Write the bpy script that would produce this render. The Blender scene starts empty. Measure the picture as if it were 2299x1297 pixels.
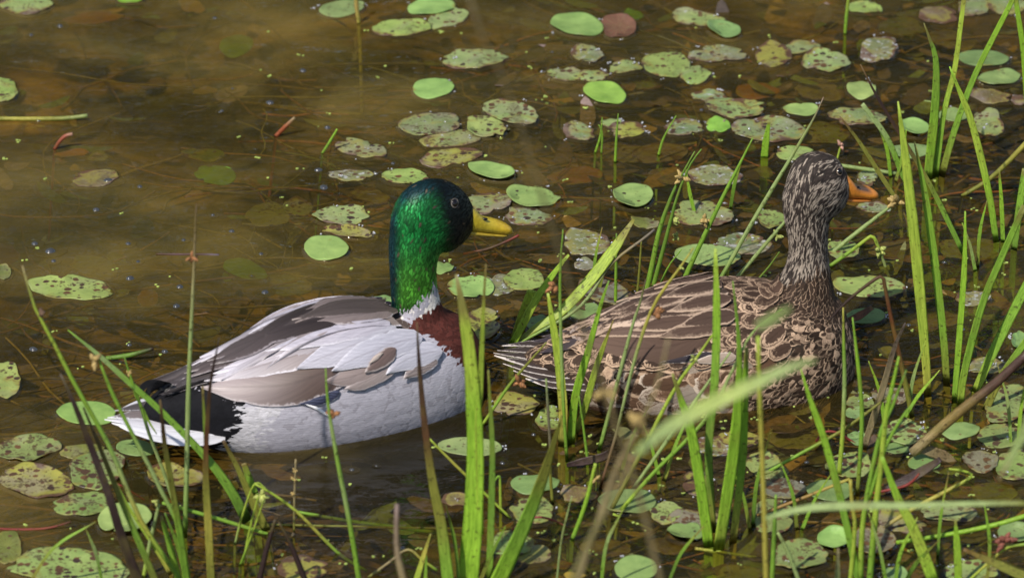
import bpy, bmesh, math, random
import numpy as np
from mathutils import Vector
from mathutils.bvhtree import BVHTree

random.seed(7)
RNG = np.random.default_rng(7)
SC = bpy.context.scene
COL = SC.collection

# ------------------------------------------------------------------ camera, sky, sun, exposure
PW, PH = 2299.0, 1297.0                    # measured frame of the photograph
DIST = 6.0
ELEV = math.radians(26.0)
TANH = 0.575 / DIST                        # half width of the view at the ducks
CAM = np.array([0.0, -DIST * math.cos(ELEV), DIST * math.sin(ELEV)])
FWD = np.array([0.0, math.cos(ELEV), -math.sin(ELEV)])
UPV = np.array([0.0, math.sin(ELEV), math.cos(ELEV)])
RGT = np.array([1.0, 0.0, 0.0])

cam_data = bpy.data.cameras.new("camera")
cam = bpy.data.objects.new("camera", cam_data)
COL.objects.link(cam)
cam.location = CAM.tolist()
cam.rotation_euler = (math.pi / 2 - ELEV, 0, 0)
cam_data.sensor_width = 36.0
cam_data.sensor_fit = 'HORIZONTAL'
cam_data.lens = 18.0 / TANH
cam_data.clip_start = 0.05
cam_data.clip_end = 500.0
cam_data.dof.use_dof = True
cam_data.dof.focus_distance = 5.93
cam_data.dof.aperture_fstop = 8.0
SC.camera = cam

SUN_AZ, SUN_EL = math.radians(212.0), math.radians(50.0)   # azimuth clockwise from +Y
SUN_DIR = Vector((math.sin(SUN_AZ) * math.cos(SUN_EL), math.cos(SUN_AZ) * math.cos(SUN_EL), math.sin(SUN_EL)))
world = bpy.data.worlds.new("World")
SC.world = world
world.use_nodes = True
wn = world.node_tree
wn.nodes.clear()
w_out = wn.nodes.new('ShaderNodeOutputWorld')
w_bg = wn.nodes.new('ShaderNodeBackground')
w_sky = wn.nodes.new('ShaderNodeTexSky')
w_sky.sky_type = 'NISHITA'
w_sky.sun_disc = False
w_sky.sun_elevation = SUN_EL
w_sky.sun_rotation = SUN_AZ
w_bg.inputs['Strength'].default_value = 0.11
wn.links.new(w_sky.outputs[0], w_bg.inputs[0])
wn.links.new(w_bg.outputs[0], w_out.inputs[0])
sun_data = bpy.data.lights.new("sun", 'SUN')
sun_data.energy = 4.3
sun_data.angle = math.radians(0.6)
sun_data.color = (1.0, 0.94, 0.84)
sun = bpy.data.objects.new("sun", sun_data)
COL.objects.link(sun)
sun.rotation_euler = SUN_DIR.to_track_quat('Z', 'Y').to_euler()
SC.view_settings.view_transform = 'Standard'
SC.view_settings.look = 'None'
SC.view_settings.exposure = 0.25
SC.view_settings.gamma = 1.0
SC.cycles.max_bounces = 8
SC.cycles.transparent_max_bounces = 10
SC.cycles.caustics_reflective = False
SC.cycles.caustics_refractive = False
SC.cycles.sample_clamp_indirect = 4.0

# ------------------------------------------------------------------ measuring: pixel of the photograph -> point of the place
def rays(p):
    p = np.atleast_2d(np.asarray(p, float))
    a = (p[:, 0] - PW / 2) / (PW / 2) * TANH
    b = (PH / 2 - p[:, 1]) / (PW / 2) * TANH
    return FWD + a[:, None] * RGT + b[:, None] * UPV

def ground(p, z=0.0):
    d = rays(p)
    t = (z - CAM[2]) / d[:, 2]
    return CAM + t[:, None] * d

def on_plane(p, p0, n):
    d = rays(p)
    t = ((np.asarray(p0) - CAM) @ n) / (d @ n)
    return CAM + t[:, None] * d

def project(P):
    v = np.atleast_2d(P) - CAM
    w = v @ FWD
    return np.stack([PW / 2 + (v @ RGT) / w / TANH * PW / 2, PH / 2 - (v @ UPV) / w / TANH * PW / 2], 1)

def catmull(pts, n):
    pts = np.asarray(pts, float)
    if len(pts) == 2:
        t = np.linspace(0, 1, n)[:, None]
        return pts[0] * (1 - t) + pts[1] * t
    P = np.vstack([2 * pts[0] - pts[1], pts, 2 * pts[-1] - pts[-2]])
    seg = np.r_[0, np.cumsum(np.linalg.norm(np.diff(pts[:, :2], axis=0), axis=1))]
    s = np.linspace(0, seg[-1], n)
    out = []
    for v in s:
        i = min(np.searchsorted(seg, v, side='right') - 1, len(pts) - 2)
        t = (v - seg[i]) / max(seg[i + 1] - seg[i], 1e-9)
        a, b, c, d = P[i], P[i + 1], P[i + 2], P[i + 3]
        out.append(0.5 * (2 * b + (c - a) * t + (2 * a - 5 * b + 4 * c - d) * t * t + (3 * b - a - 3 * c + d) * t ** 3))
    return np.array(out)

# ------------------------------------------------------------------ objects
def tag(o, label=None, cat=None, group=None, kind=None):
    if label: o['label'] = label
    if cat: o['category'] = cat
    if group: o['group'] = group
    if kind: o['kind'] = kind
    return o

def mesh_obj(name, verts, faces, mat, parent=None, origin=None, smooth=True, attrs=None):
    verts = np.asarray(verts, float)
    if origin is None:
        origin = np.zeros(3)
    origin = np.asarray(origin, float)
    me = bpy.data.meshes.new(name)
    me.from_pydata((verts - origin).tolist(), [], [tuple(int(i) for i in f) for f in faces])
    for m in (mat if isinstance(mat, (list, tuple)) else [mat]):
        me.materials.append(m)
    if smooth:
        me.polygons.foreach_set('use_smooth', [True] * len(me.polygons))
    if attrs:
        for k, v in attrs.items():
            a = me.attributes.new(k, 'FLOAT_COLOR', 'POINT')
            a.data.foreach_set('color', np.asarray(v, np.float32).ravel())
    o = bpy.data.objects.new(name, me)
    COL.objects.link(o)
    if parent is not None:
        o.parent = parent
        o.location = (origin - np.asarray(parent.get('_at', (0, 0, 0)), float)).tolist()
    else:
        o.location = origin.tolist()
    o['_at'] = origin.tolist()
    me.update()
    return o

def empty(name, at):
    o = bpy.data.objects.new(name, None)
    COL.objects.link(o)
    o.location = list(at)
    o['_at'] = [float(v) for v in at]
    o.empty_display_size = 0.05
    return o

# ------------------------------------------------------------------ node helper
class NT:
    def __init__(self, name):
        self.mat = bpy.data.materials.new(name)
        self.mat.use_nodes = True
        self.t = self.mat.node_tree
        self.t.nodes.clear()
        self.out = self.t.nodes.new('ShaderNodeOutputMaterial')
    def n(self, typ, ins=None, **props):
        nd = self.t.nodes.new(typ)
        for k, v in props.items():
            setattr(nd, k, v)
        for k, v in (ins or {}).items():
            self.set(nd.inputs[k], v)
        return nd
    def set(self, sock, v):
        if isinstance(v, bpy.types.NodeSocket):
            self.t.links.new(v, sock)
        elif isinstance(v, bpy.types.Node):
            self.t.links.new(v.outputs[0], sock)
        else:
            if isinstance(v, (tuple, list)) and len(v) == 3 and sock.type == 'RGBA':
                v = tuple(v) + (1.0,)
            sock.default_value = v
    def m(self, op, a, b=0.0, c=0.0, clamp=False):
        return self.n('ShaderNodeMath', {0: a, 1: b, 2: c}, operation=op, use_clamp=clamp).outputs[0]
    def smooth(self, v, lo, hi):
        return self.n('ShaderNodeMapRange', {'Value': v, 'From Min': lo, 'From Max': hi}, interpolation_type='SMOOTHSTEP').outputs[0]
    def mix(self, f, a, b, mode='MIX'):
        nd = self.n('ShaderNodeMix', data_type='RGBA', blend_type=mode)
        self.set(nd.inputs[0], f); self.set(nd.inputs[6], a); self.set(nd.inputs[7], b)
        return nd.outputs[2]
    def noise(self, vec, scale, detail=3.0, rough=0.55, dist=0.0):
        return self.n('ShaderNodeTexNoise', {'Vector': vec, 'Scale': scale, 'Detail': detail, 'Roughness': rough, 'Distortion': dist})
    def ramp(self, f, stops, interp='LINEAR'):
        nd = self.n('ShaderNodeValToRGB', {0: f})
        nd.color_ramp.interpolation = interp
        el = nd.color_ramp.elements
        while len(el) < len(stops): el.new(0.5)
        for e, (p, c) in zip(el, stops):
            e.position = p
            e.color = tuple(c) + (1.0,) if len(c) == 3 else c
        return nd.outputs[0]
    def attr(self, name, typ='GEOMETRY'):
        return self.n('ShaderNodeAttribute', attribute_name=name, attribute_type=typ)
    def mapping(self, vec, scale=(1, 1, 1), rot=(0, 0, 0), loc=(0, 0, 0)):
        return self.n('ShaderNodeMapping', {'Vector': vec, 'Scale': scale, 'Rotation': rot, 'Location': loc}).outputs[0]
    def bump(self, h, strength=0.3, dist=0.001, normal=None):
        ins = {'Height': h, 'Strength': strength, 'Distance': dist}
        if normal is not None: ins['Normal'] = normal
        return self.n('ShaderNodeBump', ins).outputs[0]
    def done(self, shader):
        self.t.links.new(shader if isinstance(shader, bpy.types.NodeSocket) else shader.outputs[0], self.out.inputs[0])
        return self.mat

# ------------------------------------------------------------------ materials
def mat_water():
    k = NT("pond_water")
    geo = k.n('ShaderNodeNewGeometry')
    pos = geo.outputs['Position']
    v1 = k.mapping(pos, (0.55, 1.5, 1), (0, 0, 0.12))
    n1 = k.noise(v1, 7.0, 2.5, 0.5, 0.5).outputs[0]
    n2 = k.noise(k.mapping(pos, (0.8, 1.5, 1), (0, 0, -0.2)), 26.0, 2.0, 0.5, 0.4).outputs[0]
    n3 = k.noise(pos, 110.0, 2.0).outputs[0]
    h = k.m('ADD', k.m('MULTIPLY', n1, 1.0), k.m('ADD', k.m('MULTIPLY', n2, 0.45), k.m('MULTIPLY', n3, 0.085)))
    for (cx, cy, ya, fa) in ((-0.186, -0.296, 0.436, 1.0), (0.194, -0.228, 0.209, 0.8)):     # rings the swimming ducks push out
        q = k.n('ShaderNodeVectorMath', {0: k.mapping(pos, (1, 1, 1), (0, 0, 0), (-cx, -cy, 0)), 1: (0, 0, 0)}, operation='ADD').outputs[0]
        q = k.mapping(q, (1, 1, 1), (0, 0, -ya))
        q = k.mapping(q, (0.42, 1.0, 1))
        dd = k.n('ShaderNodeVectorMath', {0: q}, operation='LENGTH').outputs[1]
        dd = k.m('ADD', dd, k.m('MULTIPLY', n2, 0.03))
        ring = k.m('MULTIPLY', k.m('SINE', k.m('MULTIPLY', dd, 150.0)), k.m('SUBTRACT', 1.0, k.smooth(dd, 0.07, 0.24)))
        h = k.m('ADD', h, k.m('MULTIPLY', ring, 0.16 * fa))
    nrm = k.bump(h, 0.46, 0.012)
    # suspended silt drifts in soft clouds
    silt = k.noise(k.mapping(pos, (1.0, 1.5, 1)), 2.6, 4.0, 0.6, 0.8).outputs[0]
    sep = k.n('ShaderNodeSeparateXYZ', {0: pos})
    left = k.smooth(k.m('ADD', k.m('MULTIPLY', sep.outputs[0], -1.0), k.m('MULTIPLY', sep.outputs[1], 0.55)), -0.25, 0.55)
    amt = k.m('ADD', k.m('MULTIPLY', left, k.m('ADD', 0.08, k.m('MULTIPLY', k.smooth(silt, 0.36, 0.66), 0.26))), k.m('MULTIPLY', k.smooth(silt, 0.4, 0.7), 0.12))
    amt = k.m('ADD', amt, 0.10)
    siltcol = k.mix(k.smooth(k.noise(pos, 5.0, 4.0).outputs[0], 0.35, 0.7), (0.085, 0.070, 0.022), (0.20, 0.148, 0.042))
    dif = k.n('ShaderNodeBsdfDiffuse', {'Color': siltcol})
    tr = k.n('ShaderNodeBsdfTransparent', {'Color': (0.70, 0.63, 0.36, 1)})
    body = k.n('ShaderNodeMixShader', {0: amt, 1: tr.outputs[0], 2: dif.outputs[0]})
    gl = k.n('ShaderNodeBsdfGlossy', {'Color': (1, 1, 1, 1), 'Roughness': 0.02, 'Normal': nrm})
    fr = k.n('ShaderNodeFresnel', {'IOR': 1.33, 'Normal': nrm})
    return k.done(k.n('ShaderNodeMixShader', {0: fr.outputs[0], 1: body.outputs[0], 2: gl.outputs[0]}))

def mat_bed():
    k = NT("pond_mud")
    pos = k.n('ShaderNodeNewGeometry').outputs['Position']
    a = k.noise(k.mapping(pos, (1, 1.3, 1)), 3.0, 6.0, 0.65, 0.6).outputs[0]
    b = k.noise(pos, 16.0, 5.0, 0.6, 1.2).outputs[0]
    c = k.noise(k.mapping(pos, (3, 12, 1), (0, 0, 0.5)), 8.0, 3.0, 0.5, 2.0).outputs[0]
    base = k.ramp(a, [(0.32, (0.016, 0.013, 0.006)), (0.50, (0.060, 0.046, 0.017)), (0.66, (0.30, 0.185, 0.055))])
    base = k.mix(k.m('MULTIPLY', k.smooth(b, 0.5, 0.72), 0.7), base, (0.025, 0.016, 0.008, 1))
    base = k.mix(k.m('MULTIPLY', k.smooth(c, 0.55, 0.7), 0.55), base, (0.13, 0.095, 0.035, 1))
    base = k.mix(k.m('MULTIPLY', k.smooth(k.noise(pos, 7.0, 3.0).outputs[0], 0.55, 0.7), 0.5), base, (0.06, 0.065, 0.014, 1))
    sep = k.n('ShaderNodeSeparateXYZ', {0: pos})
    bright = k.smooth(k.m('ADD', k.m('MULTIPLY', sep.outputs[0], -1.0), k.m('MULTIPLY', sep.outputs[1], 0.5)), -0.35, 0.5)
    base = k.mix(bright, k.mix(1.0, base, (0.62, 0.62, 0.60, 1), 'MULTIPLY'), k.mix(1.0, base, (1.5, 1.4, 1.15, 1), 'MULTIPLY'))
    nrm = k.bump(b, 0.6, 0.02)
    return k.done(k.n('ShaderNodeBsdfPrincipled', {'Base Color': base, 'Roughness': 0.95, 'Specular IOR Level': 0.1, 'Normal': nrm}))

def mat_pad():
    k = NT("pad_leaf")
    pos = k.n('ShaderNodeTexCoord').outputs['Object']
    rnd = k.n('ShaderNodeObjectInfo').outputs['Random']
    off = k.n('ShaderNodeVectorMath', {0: pos, 1: k.n('ShaderNodeCombineXYZ', {0: k.m('MULTIPLY', rnd, 37.0), 1: k.m('MULTIPLY', rnd, 91.0), 2: 0.0}).outputs[0]}, operation='ADD').outputs[0]
    uv = k.attr('pad')                       # r radius 0..1, g angle
    sep = k.n('ShaderNodeSeparateColor', {0: uv.outputs['Color']})
    rad, ang = sep.outputs[0], sep.outputs[1]
    base = k.attr('base_color', 'OBJECT').outputs['Color']
    brown = k.attr('brown', 'OBJECT').outputs['Fac']
    spots = k.attr('spots', 'OBJECT').outputs['Fac']
    froth = k.attr('froth', 'OBJECT').outputs['Fac']
    n0 = k.noise(off, 38.0, 4.0, 0.6).outputs[0]
    col = k.mix(1.0, base, k.ramp(n0, [(0.3, (0.72, 0.76, 0.72)), (0.7, (1.25, 1.2, 1.15))]), 'MULTIPLY')
    vein = k.m('SINE', k.m('MULTIPLY', ang, 6.28318 * 15))
    vein = k.m('MULTIPLY', k.smooth(vein, 0.86, 1.0), k.m('SUBTRACT', 1.0, rad))
    col = k.mix(k.m('MULTIPLY', vein, 0.5), col, (0.33, 0.42, 0.16, 1))
    # yellowing and brown decay, from the rim inward in patches
    n1 = k.noise(off, 26.0, 5.0, 0.62, 0.6).outputs[0]
    d = k.m('ADD', k.m('ADD', n1, k.m('MULTIPLY', k.m('POWER', rad, 4.0), 0.16)), k.m('MULTIPLY', brown, 0.42))
    col = k.mix(k.m('MULTIPLY', k.smooth(d, 0.70, 0.82), 0.75), col, (0.23, 0.20, 0.045, 1))
    col = k.mix(k.smooth(d, 0.80, 0.88), col, k.mix(k.noise(off, 90.0, 3.0).outputs[0], (0.045, 0.024, 0.013, 1), (0.15, 0.08, 0.045, 1)))
    grey = k.m('MULTIPLY', k.smooth(k.noise(off, 17.0, 4.0, 0.6, 0.5).outputs[0], 0.48, 0.66), k.m('MULTIPLY', brown, 1.5, clamp=True))
    col = k.mix(k.m('MULTIPLY', grey, 0.75), col, (0.23, 0.185, 0.155, 1))
    # rust and dark spots
    vo = k.n('ShaderNodeTexVoronoi', {'Vector': k.n('ShaderNodeVectorMath', {0: off, 1: k.n('ShaderNodeVectorMath', {0: k.noise(off, 160.0, 2.0).outputs[1], 'Scale': 0.0045}, operation='SCALE').outputs[0]}, operation='ADD').outputs[0], 'Scale': 120.0})
    sv = k.n('ShaderNodeSeparateColor', {0: vo.outputs['Color']})
    size = k.m('MULTIPLY', k.m('SUBTRACT', k.m('MULTIPLY', sv.outputs[0], k.m('ADD', 0.55, spots)), 0.40), 0.95)
    m = k.smooth(k.m('SUBTRACT', size, vo.outputs['Distance']), -0.02, 0.09)
    m = k.m('MULTIPLY', m, k.smooth(spots, 0.0, 0.12))
    col = k.mix(m, col, k.mix(sv.outputs[1], (0.13, 0.065, 0.028, 1), (0.035, 0.024, 0.020, 1)))
    sp2 = k.noise(off, 210.0, 4.0, 0.7, 0.4).outputs[0]
    sp3 = k.noise(off, 34.0, 3.0, 0.6).outputs[0]
    m2 = k.smooth(k.m('ADD', k.m('ADD', sp2, k.m('MULTIPLY', k.m('SUBTRACT', sp3, 0.5), 0.55)), k.m('MULTIPLY', spots, 0.16)), 0.655, 0.70)
    col = k.mix(k.m('MULTIPLY', k.m('MULTIPLY', m2, 0.8), k.smooth(spots, 0.05, 0.2)), col, k.mix(sp3, (0.10, 0.05, 0.02, 1), (0.035, 0.024, 0.016, 1)))
    # dried scum
    n2 = k.noise(off, 120.0, 3.0, 0.7).outputs[0]
    f = k.m('MULTIPLY', k.smooth(k.m('ADD', n2, k.m('MULTIPLY', froth, 0.15)), 0.68, 0.80), k.smooth(froth, 0.0, 0.1))
    col = k.mix(k.m('MULTIPLY', f, 0.8), col, (0.36, 0.37, 0.36, 1))
    back = k.n('ShaderNodeNewGeometry').outputs['Backfacing']
    rough = k.m('ADD', 0.27, k.m('MULTIPLY', n0, 0.2))
    nrm = k.bump(k.m('ADD', k.m('MULTIPLY', n0, 0.6), k.m('ADD', k.m('MULTIPLY', vein, 0.2), k.m('MULTIPLY', n2, 0.25))), 0.35, 0.002)
    p = k.n('ShaderNodeBsdfPrincipled', {'Base Color': col, 'Roughness': rough, 'IOR': 1.42, 'Normal': nrm})
    return k.done(p)

def mat_blade():
    k = NT("grass_leaf")
    a = k.attr('col')
    uv = k.n('ShaderNodeSeparateColor', {0: k.attr('buv').outputs['Color']})
    across, along = uv.outputs[0], uv.outputs[1]
    pos = k.n('ShaderNodeNewGeometry').outputs['Position']
    ob = k.n('ShaderNodeTexCoord').outputs['Object']
    vs = k.n('ShaderNodeCombineXYZ', {0: k.m('MULTIPLY', across, 9.0), 1: k.m('MULTIPLY', along, 3.0), 2: k.m('MULTIPLY', k.n('ShaderNodeObjectInfo').outputs['Random'], 50.0)}).outputs[0]
    streak = k.noise(vs, 1.0, 3.0, 0.6).outputs[0]
    col = k.mix(1.0, a.outputs['Color'], k.ramp(streak, [(0.3, (0.58, 0.62, 0.52)), (0.7, (1.28, 1.22, 1.25))]), 'MULTIPLY')
    n = k.noise(pos, 240.0, 2.0, 0.6).outputs[0]
    col = k.mix(k.m('MULTIPLY', k.smooth(n, 0.60, 0.69), 0.7), col, (0.05, 0.035, 0.012, 1))
    big = k.noise(pos, 30.0, 2.0).outputs[0]
    col = k.mix(k.m('MULTIPLY', k.smooth(big, 0.5, 0.75), 0.28), col, (0.26, 0.22, 0.05, 1))
    nrm = k.bump(streak, 0.35, 0.0012)
    p = k.n('ShaderNodeBsdfPrincipled', {'Base Color': col, 'Roughness': 0.42, 'IOR': 1.4, 'Normal': nrm})
    t = k.n('ShaderNodeBsdfTranslucent', {'Color': k.mix(1.0, col, (1.25, 1.2, 0.6, 1), 'MULTIPLY')})
    return k.done(k.n('ShaderNodeMixShader', {0: 0.38, 1: p.outputs[0], 2: t.outputs[0]}))

def mat_plain(name, col, rough=0.6, var=0.35, scale=120.0, metal=0.0, col2=None, bump=0.3, coat=0.0):
    k = NT(name)
    ob = k.n('ShaderNodeTexCoord').outputs['Object']
    n = k.noise(ob, scale, 4.0, 0.6).outputs[0]
    c2 = col2 or tuple(c * (1 - var) for c in col)
    c = k.mix(k.smooth(n, 0.32, 0.68), tuple(col) + (1,), tuple(c2) + (1,))
    return k.done(k.n('ShaderNodeBsdfPrincipled', {'Base Color': c, 'Roughness': rough, 'Metallic': metal, 'Coat Weight': coat, 'Coat Roughness': 0.12, 'Normal': k.bump(n, bump, 0.001)}))

def mat_attr(name, rough=0.75):
    k = NT(name)
    pos = k.n('ShaderNodeNewGeometry').outputs['Position']
    n = k.noise(pos, 150.0, 3.0).outputs[0]
    c = k.mix(1.0, k.attr('col').outputs['Color'], k.ramp(n, [(0.3, (0.65, 0.65, 0.65)), (0.7, (1.25, 1.25, 1.25))]), 'MULTIPLY')
    return k.done(k.n('ShaderNodeBsdfPrincipled', {'Base Color': c, 'Roughness': rough, 'Normal': k.bump(n, 0.3, 0.001)}))

def mat_feather(name, rough=0.6, metal=0.0, spec=0.35, sheen=0.0, coat=0.0):
    """c1 centre colour (alpha: width of the edge band), c2 edge colour (alpha: strength of the inner chevron),
    fuv: along, across, random, (alpha) strength of the fine wavy bars."""
    k = NT(name)
    a1, a2, af = k.attr('c1'), k.attr('c2'), k.attr('fuv')
    s = k.n('ShaderNodeSeparateColor', {0: af.outputs['Color']})
    u, rnd, verm = s.outputs[0], s.outputs[2], af.outputs['Alpha']
    v = k.m('SUBTRACT', k.m('MULTIPLY', s.outputs[1], 2.0), 1.0)
    av = k.m('ABSOLUTE', v)
    pos = k.n('ShaderNodeTexCoord').outputs['Object']
    jit = k.m('MULTIPLY', k.m('SUBTRACT', k.noise(pos, 300.0, 3.0, 0.65).outputs[0], 0.5), 0.85)
    b = k.m('SUBTRACT', 1.0, k.m('MULTIPLY', k.m('SUBTRACT', 1.0, k.m('POWER', av, 2.6)), k.m('SUBTRACT', 1.0, k.m('MULTIPLY', k.m('POWER', u, 4.0), k.m('ADD', 0.45, k.m('MULTIPLY', rnd, 0.65))))))
    b = k.m('ADD', b, jit)
    ew = a1.outputs['Alpha']
    edge = k.smooth(k.m('SUBTRACT', b, k.m('SUBTRACT', 1.0, ew)), -0.14, 0.14)
    edge = k.m('MULTIPLY', edge, k.smooth(ew, 0.0, 0.04))
    ring = k.m('SUBTRACT', 1.0, k.smooth(k.m('ABSOLUTE', k.m('SUBTRACT', b, k.m('ADD', 0.30, k.m('MULTIPLY', rnd, 0.16)))), 0.03, 0.13))
    ring = k.m('MULTIPLY', ring, a2.outputs['Alpha'])
    mask = k.m('MAXIMUM', edge, ring)
    col = k.mix(mask, a1.outputs['Color'], a2.outputs['Color'])
    shaft = k.m('MULTIPLY', k.m('SUBTRACT', 1.0, k.smooth(av, 0.02, 0.10)), 0.35)
    col = k.mix(shaft, col, k.mix(1.0, col, (0.45, 0.42, 0.40, 1), 'MULTIPLY'))
    barb = k.noise(k.n('ShaderNodeCombineXYZ', {0: k.m('SUBTRACT', k.m('MULTIPLY', u, 22.0), k.m('MULTIPLY', av, 9.0)), 1: k.m('MULTIPLY', v, 1.3), 2: k.m('MULTIPLY', rnd, 60.0)}).outputs[0], 1.0, 3.0, 0.65).outputs[0]
    col = k.mix(1.0, col, k.ramp(barb, [(0.28, (0.82, 0.82, 0.83)), (0.72, (1.14, 1.14, 1.13))]), 'MULTIPLY')
    wob = k.n('ShaderNodeVectorMath', {0: k.noise(pos, 70.0, 2.0).outputs[1], 'Scale': 0.006}, operation='SCALE').outputs[0]
    wv = k.n('ShaderNodeVectorMath', {0: pos, 1: wob}, operation='ADD').outputs[0]
    wave = k.n('ShaderNodeTexWave', {'Vector': k.mapping(wv, (0.30, 0.20, 1.0), (0, -0.25, 0)), 'Scale': 118.0, 'Distortion': 0.9, 'Detail': 2.0, 'Detail Scale': 1.4}, bands_direction='Z').outputs[0]
    col = k.mix(k.m('MULTIPLY', k.smooth(wave, 0.35, 0.75), verm), col, k.mix(1.0, col, (0.38, 0.38, 0.42, 1), 'MULTIPLY'))
    nrm = k.bump(k.m('ADD', barb, k.m('MULTIPLY', shaft, -0.6)), 0.22, 0.0007)
    p = k.n('ShaderNodeBsdfPrincipled', {'Base Color': col, 'Roughness': rough, 'Metallic': metal, 'Specular IOR Level': spec, 'Sheen Weight': sheen, 'Normal': nrm, 'Coat Weight': coat})
    return k.done(p)

M_WATER, M_BED, M_PAD, M_BLADE = mat_water(), mat_bed(), mat_pad(), mat_blade()
M_FEATHER = mat_feather("feather", 0.75, spec=0.12)
M_QUILL = mat_feather("flight_feather", 0.45, spec=0.45)
M_GLOSS = mat_feather("iridescent_feather", 0.42, metal=0.55, spec=0.5)
M_SPIKE = mat_attr("seed_head")
M_WEED = mat_attr("sunken_stem", 0.8)
M_EYE = mat_plain("eye_dark", (0.006, 0.004, 0.004), 0.06, 0.2, 200, bump=0.0)
M_BUBBLE = mat_plain("bubble_film", (0.05, 0.05, 0.05), 0.03, 0.3, 300, bump=0.0, coat=1.0)

# ------------------------------------------------------------------ the setting
def sheet(name, size, z, mat, div=1):
    g = np.linspace(-size, size, div + 1)
    v = [(x, y + 10, z) for y in g for x in g]
    f = [(j * (div + 1) + i, j * (div + 1) + i + 1, (j + 1) * (div + 1) + i + 1, (j + 1) * (div + 1) + i) for j in range(div) for i in range(div)]
    return tag(mesh_obj(name, v, f, mat), kind='structure')

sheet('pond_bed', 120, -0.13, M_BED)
sheet('water', 120, 0.0, M_WATER)

# the wooded far bank that the water mirrors: leaf clumps with sky between them
def far_wood():
    rng = np.random.default_rng(3)
    V, F, C = [], [], []
    pal = np.array([(0.030, 0.055, 0.012), (0.05, 0.075, 0.014), (0.13, 0.115, 0.022), (0.17, 0.11, 0.02), (0.02, 0.035, 0.010)])
    for _ in range(1500):
        cx = rng.normal(0, 5.0)
        cy, cz = rng.uniform(13.5, 17.5), rng.uniform(0.4, 11.5)
        if math.sin(cx * 2.6 + cz * 1.1) + math.sin(cx * 1.3 - cz * 1.7 + 1.0) + 0.16 * (cz - 6) > 0.0: continue      # sky holes
        base = pal[rng.choice(5, p=[.34, .24, .17, .06, .19])]
        r = rng.uniform(0.35, 0.9)
        for _ in range(24):
            p = np.array([cx, cy, cz]) + rng.normal(0, r * 0.5, 3)
            if p[2] < 0.05: continue
            a = rng.normal(0, 1, 3); a /= np.linalg.norm(a)
            b = np.cross(a, rng.normal(0, 1, 3)); b /= np.linalg.norm(b)
            s = rng.uniform(0.10, 0.30)
            i = len(V)
            V += [p - a * s, p + b * s * 0.6, p + a * s, p - b * s * 0.6]
            F.append((i, i + 1, i + 2, i + 3))
            c = base * rng.uniform(0.6, 1.8)
            C += [np.r_[c, 1]] * 4
    for _ in range(22):                                   # trunks
        x, y, r = rng.uniform(-18, 18), rng.uniform(13.5, 18), rng.uniform(0.08, 0.2)
        h = rng.uniform(6, 10.5); i = len(V)
        for z, q in ((0, 1.2), (h, 0.5)):
            for a in range(6):
                V.append(np.array([x + math.cos(a) * r * q, y + math.sin(a) * r * q, z])); C.append(np.array([.05, .038, .025, 1]))
        F += [(i + a, i + (a + 1) % 6, i + 6 + (a + 1) % 6, i + 6 + a) for a in range(6)]
    o = mesh_obj('far_wood', V, F, mat_attr("far_foliage", 0.8), smooth=False, attrs={'col': C})
    tag(o, 'autumn wood on the far bank mirrored in the pond', 'wood', kind='stuff')
    sheet_v = [(-60, 12.5, -0.1), (60, 12.5, -0.1), (60, 14, 0.3), (-60, 14, 0.3), (60, 60, 0.8), (-60, 60, 0.8)]
    tag(mesh_obj('bank', sheet_v, [(0, 1, 2, 3), (3, 2, 4, 5)], mat_plain("bank_soil", (0.06, 0.07, 0.02), 0.95, 0.5, 3.0)), kind='structure')
far_wood()

# ------------------------------------------------------------------ the two ducks
def inside(poly, p):
    poly = np.asarray(poly, float)
    x, y = p[:, 0], p[:, 1]
    r = np.zeros(len(p), bool)
    j = len(poly) - 1
    for i in range(len(poly)):
        xi, yi = poly[i]; xj, yj = poly[j]
        c = ((yi > y) != (yj > y)) & (x < (xj - xi) * (y - yi) / (yj - yi + 1e-12) + xi)
        r ^= c
        j = i
    return r

def sstep(a, lo, hi):
    t = np.clip((a - lo) / (hi - lo), 0, 1)
    return t * t * (3 - 2 * t)

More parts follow.
